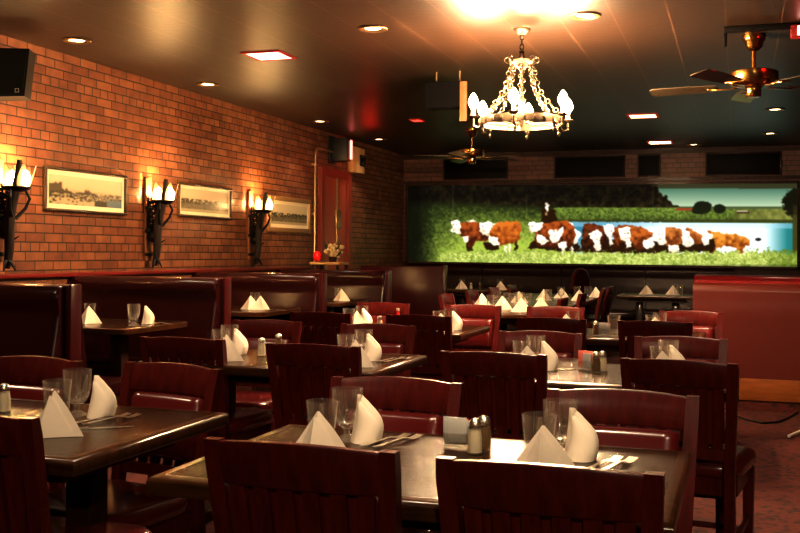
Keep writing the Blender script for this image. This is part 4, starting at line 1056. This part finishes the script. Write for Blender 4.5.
# ------------------------------------------------------------------ ceiling fans
def make_fan(label):
    t = thing('ceiling_fan', label, 'fan', group='brass ceiling fans')
    MB().lathe([(1e-7, 0), (.075, 0), (.078, -.02), (.07, -.04), (.06, -.05), (.055, -.08), (.03, -.105), (1e-7, -.11)], 20).build('canopy', 'brass', t)
    MB().lathe([(.013, -.1), (.013, -.22), (.024, -.225), (.024, -.245)], 12).build('rod', 'brass', t)
    MB().lathe([(1e-7, -.232), (.05, -.236), (.14, -.246), (.158, -.255), (.158, -.325), (.15, -.335), (.12, -.345), (.06, -.35), (.05, -.36), (.05, -.41), (.042, -.42), (1e-7, -.422)], 28).build('motor', 'brass', t)
    for k in range(5):
        a = 2*PI*k/5; R_ = Matrix.Rotation(a, 4, 'Z')
        arm = MB(); arm.add(*_box_data((.19, 0, -.355), (.16, .035, .008)), R_)
        arm.add(*_box_data((.27, 0, -.352), (.05, .1, .006)), R_)
        ao = arm.build('blade_iron', 'brass', t)
        P = []
        for (x, w) in ((.235, .05), (.3, .058), (.5, .068), (.66, .07), (.69, .06), (.7, .03)): P.append((x, w))
        poly = P+[(x, -w) for x, w in reversed(P)]
        b_ = MB(); vs = []; tilt = Matrix.Rotation(.19, 4, 'X')
        for z in (-.345, -.338):
            for (x, y) in poly:
                q = tilt @ Vector((x, y, 0)); vs.append((q.x, q.y, q.z+z))
        n = len(poly); fs = [tuple(range(n)), tuple(range(n, 2*n))]+[(i, (i+1) % n, n+(i+1) % n, n+i) for i in range(n)]
        b_.add(vs, fs, R_); b_.build('blade', 'fanblade', ao)
    return t
def _box_data(c, d):
    m_ = MB().box(c, d, .002); return m_.v, m_.f
pf = at_z(754, 35, ZC)
place('fan', make_fan, (pf.x, pf.y, ZC), math.radians(97), 'brass ceiling fan at upper right, nearer of two', 'brass ceiling fans')
pf2 = at_y(472, 152, 11.6)
place('fan', make_fan, (pf2.x, 11.6, ZC), math.radians(50.6), 'brass ceiling fan behind the chandelier, lit red on one blade', 'brass ceiling fans')

# ------------------------------------------------------------------ ceiling lights
SPOTS = []
def make_can(label):
    t = thing('downlight', label, 'ceiling light', group='round recessed downlights')
    MB().lathe([(.055, -.001), (.095, -.001), (.1, -.006), (.095, -.012), (.075, -.012), (.058, -.004)], 24, closed=True).build('trim_ring', 'trim_metal', t)
    MB().lathe([(1e-7, -.003), (.052, -.003), (.054, -.002), (1e-7, -.0015)], 20).build('lens', 'lens_warm', t)
    return t
cans = [(77, 40, 'nearest, above the first brick wall picture'), (208, 84, 'above the middle brick wall picture'), (320, 121, 'above the wall short of the door'), (379, 139, 'near the back left corner'),
        (373, 28, 'left of the chandelier'), (585, 15, 'right of the chandelier'), (775, 109, 'below the near fan, upper of two'), (770, 133, 'below the near fan, lower of two'), (697, 152, 'farthest, just before the back wall')]
for px, py, w in cans:
    p = at_z(px, py, ZC); p.y = min(p.y, 14.0); SPOTS.append((p.x, p.y))
    place('can', make_can, (p.x, p.y, ZC), 0, 'round recessed downlight, %s' % w, 'round recessed downlights')
def make_square(mat):
    def mk(label):
        t = thing('square_light', label, 'ceiling light', group='square recessed ceiling lights')
        MB().bb(-.16, .16, -.16, -.135, -.012, -.001).bb(-.16, .16, .135, .16, -.012, -.001).bb(-.16, -.135, -.135, .135, -.012, -.001).bb(.135, .16, -.135, .135, -.012, -.001).build('rim', 'lens_rim', t, smooth=False)
        MB().bb(-.135, .135, -.135, .135, -.008, -.001).build('lens', mat, t, smooth=False)
        return t
    return mk
for px, py, mat, lab in ((269, 55, 'lens_pink', 'square pinkish ceiling light nearest the brick wall'), (417, 120, 'lens_red', 'small square red ceiling light left of the chandelier'), (643, 115.5, 'lens_orange', 'square orange ceiling light right of the chandelier'), (660, 142, 'lens_warm', 'square warm white ceiling light nearest the mural')):
    p = at_z(px, py, ZC); o = make_square(mat)(lab); o.location = (p.x, p.y, ZC)
    if mat == 'lens_red': o.scale = (.42, .6, 1)
# track bar with a red lamp at its end
p0 = at_z(724, 27, ZC); p1 = at_z(800, 24, ZC)
t = thing('track_light', 'dark track bar on the ceiling above the near fan with red lamp', 'track light', (p0.x, p0.y, ZC))
L = p1.x-p0.x+.25
MB().bb(0, L, -.02, .02, -.04, 0, .005).build('track', 'iron', t); MB().bb(0, .02, -.02, .02, -.13, -.04, .004).build('end_bracket', 'iron', t)
MB().bb(L-.31, L-.12, -.04, .04, -.10, -.02, .01).build('lamp_box', 'lens_rim', t); MB().bb(L-.27, L-.16, -.046, -.04, -.09, -.03, .003).build('lamp_face', 'lens_pink', t)
# hanging monitor behind the chandelier
ph = at_y(444, 92, 7.85)
t = thing('hanging_monitor', 'dark box monitor hung from ceiling rods left of the chandelier', 'monitor', (ph.x, 7.85, 0))
w2 = .15
MB().bb(-w2, w2-.0, -.05, .12, 2.43, 2.64, .01).build('cabinet', 'matteblack', t)
MB().bb(w2+.001, w2+.06, -.07, -.05, 2.31, 2.63, .004).build('side_panel', 'plank', t)
for x in (-.08, .12): MB().tube([(x, .05, 2.64), (x, .05, ZC)], .008, 6).build('hanging_rod', 'pipe', t)

# ------------------------------------------------------------------ stand near the door with ornaments
pst = at_x(328, 262, WL+.42)
sz = pst.z
t = thing('side_stand', 'narrow stand with pale top beside the door', 'stand', (pst.x, pst.y, 0))
MB().bb(-.16, .2, -.16, .16, sz-.03, sz, .006).build('top', 'beige', t)
for x in (-.13, .17):
    for y in (-.13, .13): MB().bb(x-.015, x+.015, y-.015, y+.015, 0, sz-.03).build('leg', 'darkwood', t)
t = thing('red_lantern', 'small round red lantern on the stand by the door', 'lantern', (pst.x-.09, pst.y-.1, sz))
MB().ball((0, 0, .065), .05, 1.25, 14, 10).build('globe', 'redball', t); MB().lathe([(.025, 0), (.03, .01), (1e-7, .02)], 12).build('base', 'brass', t)
t = thing('dried_arrangement', 'pale dried flower arrangement on the stand by the door', 'plant', (pst.x+.06, pst.y, sz))
b_ = MB()
for k in range(36):
    a = random.uniform(0, 2*PI); r = random.uniform(.02, .12); z = random.uniform(.06, .2)
    b_.ball((r*math.cos(a), r*math.sin(a), z), random.uniform(.012, .026), 1, 6, 4)
b_.ball((0, 0, .12), .07, 1, 8, 6).build('flower_heads', 'dried', t)
b_ = MB()
for k in range(22):
    a = random.uniform(0, 2*PI); r = random.uniform(.08, .16); z = random.uniform(.12, .26); b_.tube([(0, 0, .04), (r*.5*math.cos(a), r*.5*math.sin(a), z*.6), (r*math.cos(a), r*math.sin(a), z)], [.004, .009, .002], 4)
b_.build('leaves', 'leaf', t); MB().lathe([(1e-7, 0), (.04, 0), (.05, .05), (.04, .06), (1e-7, .055)], 12).build('pot', 'darkwood', t)

# ------------------------------------------------------------------ floor odds and ends
pts = [at_z(px, py, .008) for px, py in ((735, 415), (748, 420), (762, 423), (778, 422), (790, 417), (802, 409), (815, 400))]
o = MB().tube([p-pts[0] for p in pts], .008, 6).build('floor_cable', 'cable', loc=pts[0]); tag(o, 'thin black cable lying across the red carpet at right', 'cable')
a, c = at_z(789, 436, .02), at_z(806, 429, .02)
o = MB().tube([(0, 0, 0), c-a], .011, 8).build('pale_rod', 'white', loc=a); tag(o, 'short pale rod on the red carpet at the right edge', 'rod')

# ------------------------------------------------------------------ lights
def light(kind, name, loc, energy, col, size=.05, rot=None, spot=None, blend=.5):
    l = bpy.data.lights.new(name, kind); l.energy = energy; l.color = lin(col)
    if kind == 'SPOT': l.spot_size = spot; l.spot_blend = blend; l.shadow_soft_size = size
    elif kind == 'POINT': l.shadow_soft_size = size
    o = bpy.data.objects.new(name, l); COL.objects.link(o); o.location = loc
    if rot: o.rotation_euler = rot
    return o
WARM = (255, 226, 188)
for (x, y) in SPOTS: light('SPOT', 'down_spot', (x, y, ZC-.02), 26, WARM, .05, spot=math.radians(95), blend=.7)
for (x, y, e, a) in ((-1.85, 2.3, 90, 62), (-.95, 2.2, 75, 55), (-.45, 2.2, 75, 62), (-2.4, 4.3, 110, 60), (-1.6, 4.3, 110, 60), (-.6, 4.25, 130, 70), (-2.0, 6.2, 150, 75), (-.7, 6.25, 170, 75), (-2.0, 8.8, 170, 75), (-1.9, 10.8, 170, 75), (-3.9, 5.6, 90, 100), (-3.9, 3.2, 100, 115), (-3.9, 7.5, 90, 100), (-3.2, 13.0, 40, 65), (-.9, 12.5, 40, 65), (.9, 3.8, 15, 90), (.9, 6.6, 42, 90), (-.6, -.3, 50, 100), (.9, .2, 65, 100), (-2.4, -.2, 8, 100)):  # further spots added without fixtures, to brighten tables, booths and near seats
    light('SPOT', 'down_spot', (x, y, ZC-.02), e, WARM, .05, spot=math.radians(a), blend=.7)
def aim(loc, to): return (Vector(to)-Vector(loc)).to_track_quat('-Z', 'Y').to_euler()
for loc, to, e, a in (((.7, -1.6, 2.6), (-.3, 2.6, .6), 170, 60), ((-1.6, -1.6, 2.6), (-1.9, 2.8, .6), 18, 60), ((.4, 1.2, 2.6), (-.5, 3.9, .6), 60, 55), ((-1.2, 1.2, 2.6), (-1.9, 4.0, .6), 32, 50)):  # aimed fill spots added out of view, to lift the chair backs
    light('SPOT', 'fill_spot', loc, e, WARM, .06, aim(loc, to), math.radians(a), .6)
light('POINT', 'sign_glow', (WL+.45, pe.y+.12, 2.35), 2, (255, 40, 30), .08)
light('POINT', 'red_lamp_glow', (p0.x+L-.2, p0.y-.1, ZC-.2), 1.0, (255, 40, 30), .05)

w = bpy.data.worlds.new('world'); SC.world = w; w.use_nodes = True
w.node_tree.nodes['Background'].inputs[0].default_value = (*lin((255, 190, 130)), 1); w.node_tree.nodes['Background'].inputs[1].default_value = .01
SC.view_settings.view_transform = 'Standard'
SC.view_settings.exposure = .42
SC.view_settings.gamma = .8
try:
    SC.cycles.use_denoising = True
except Exception: pass
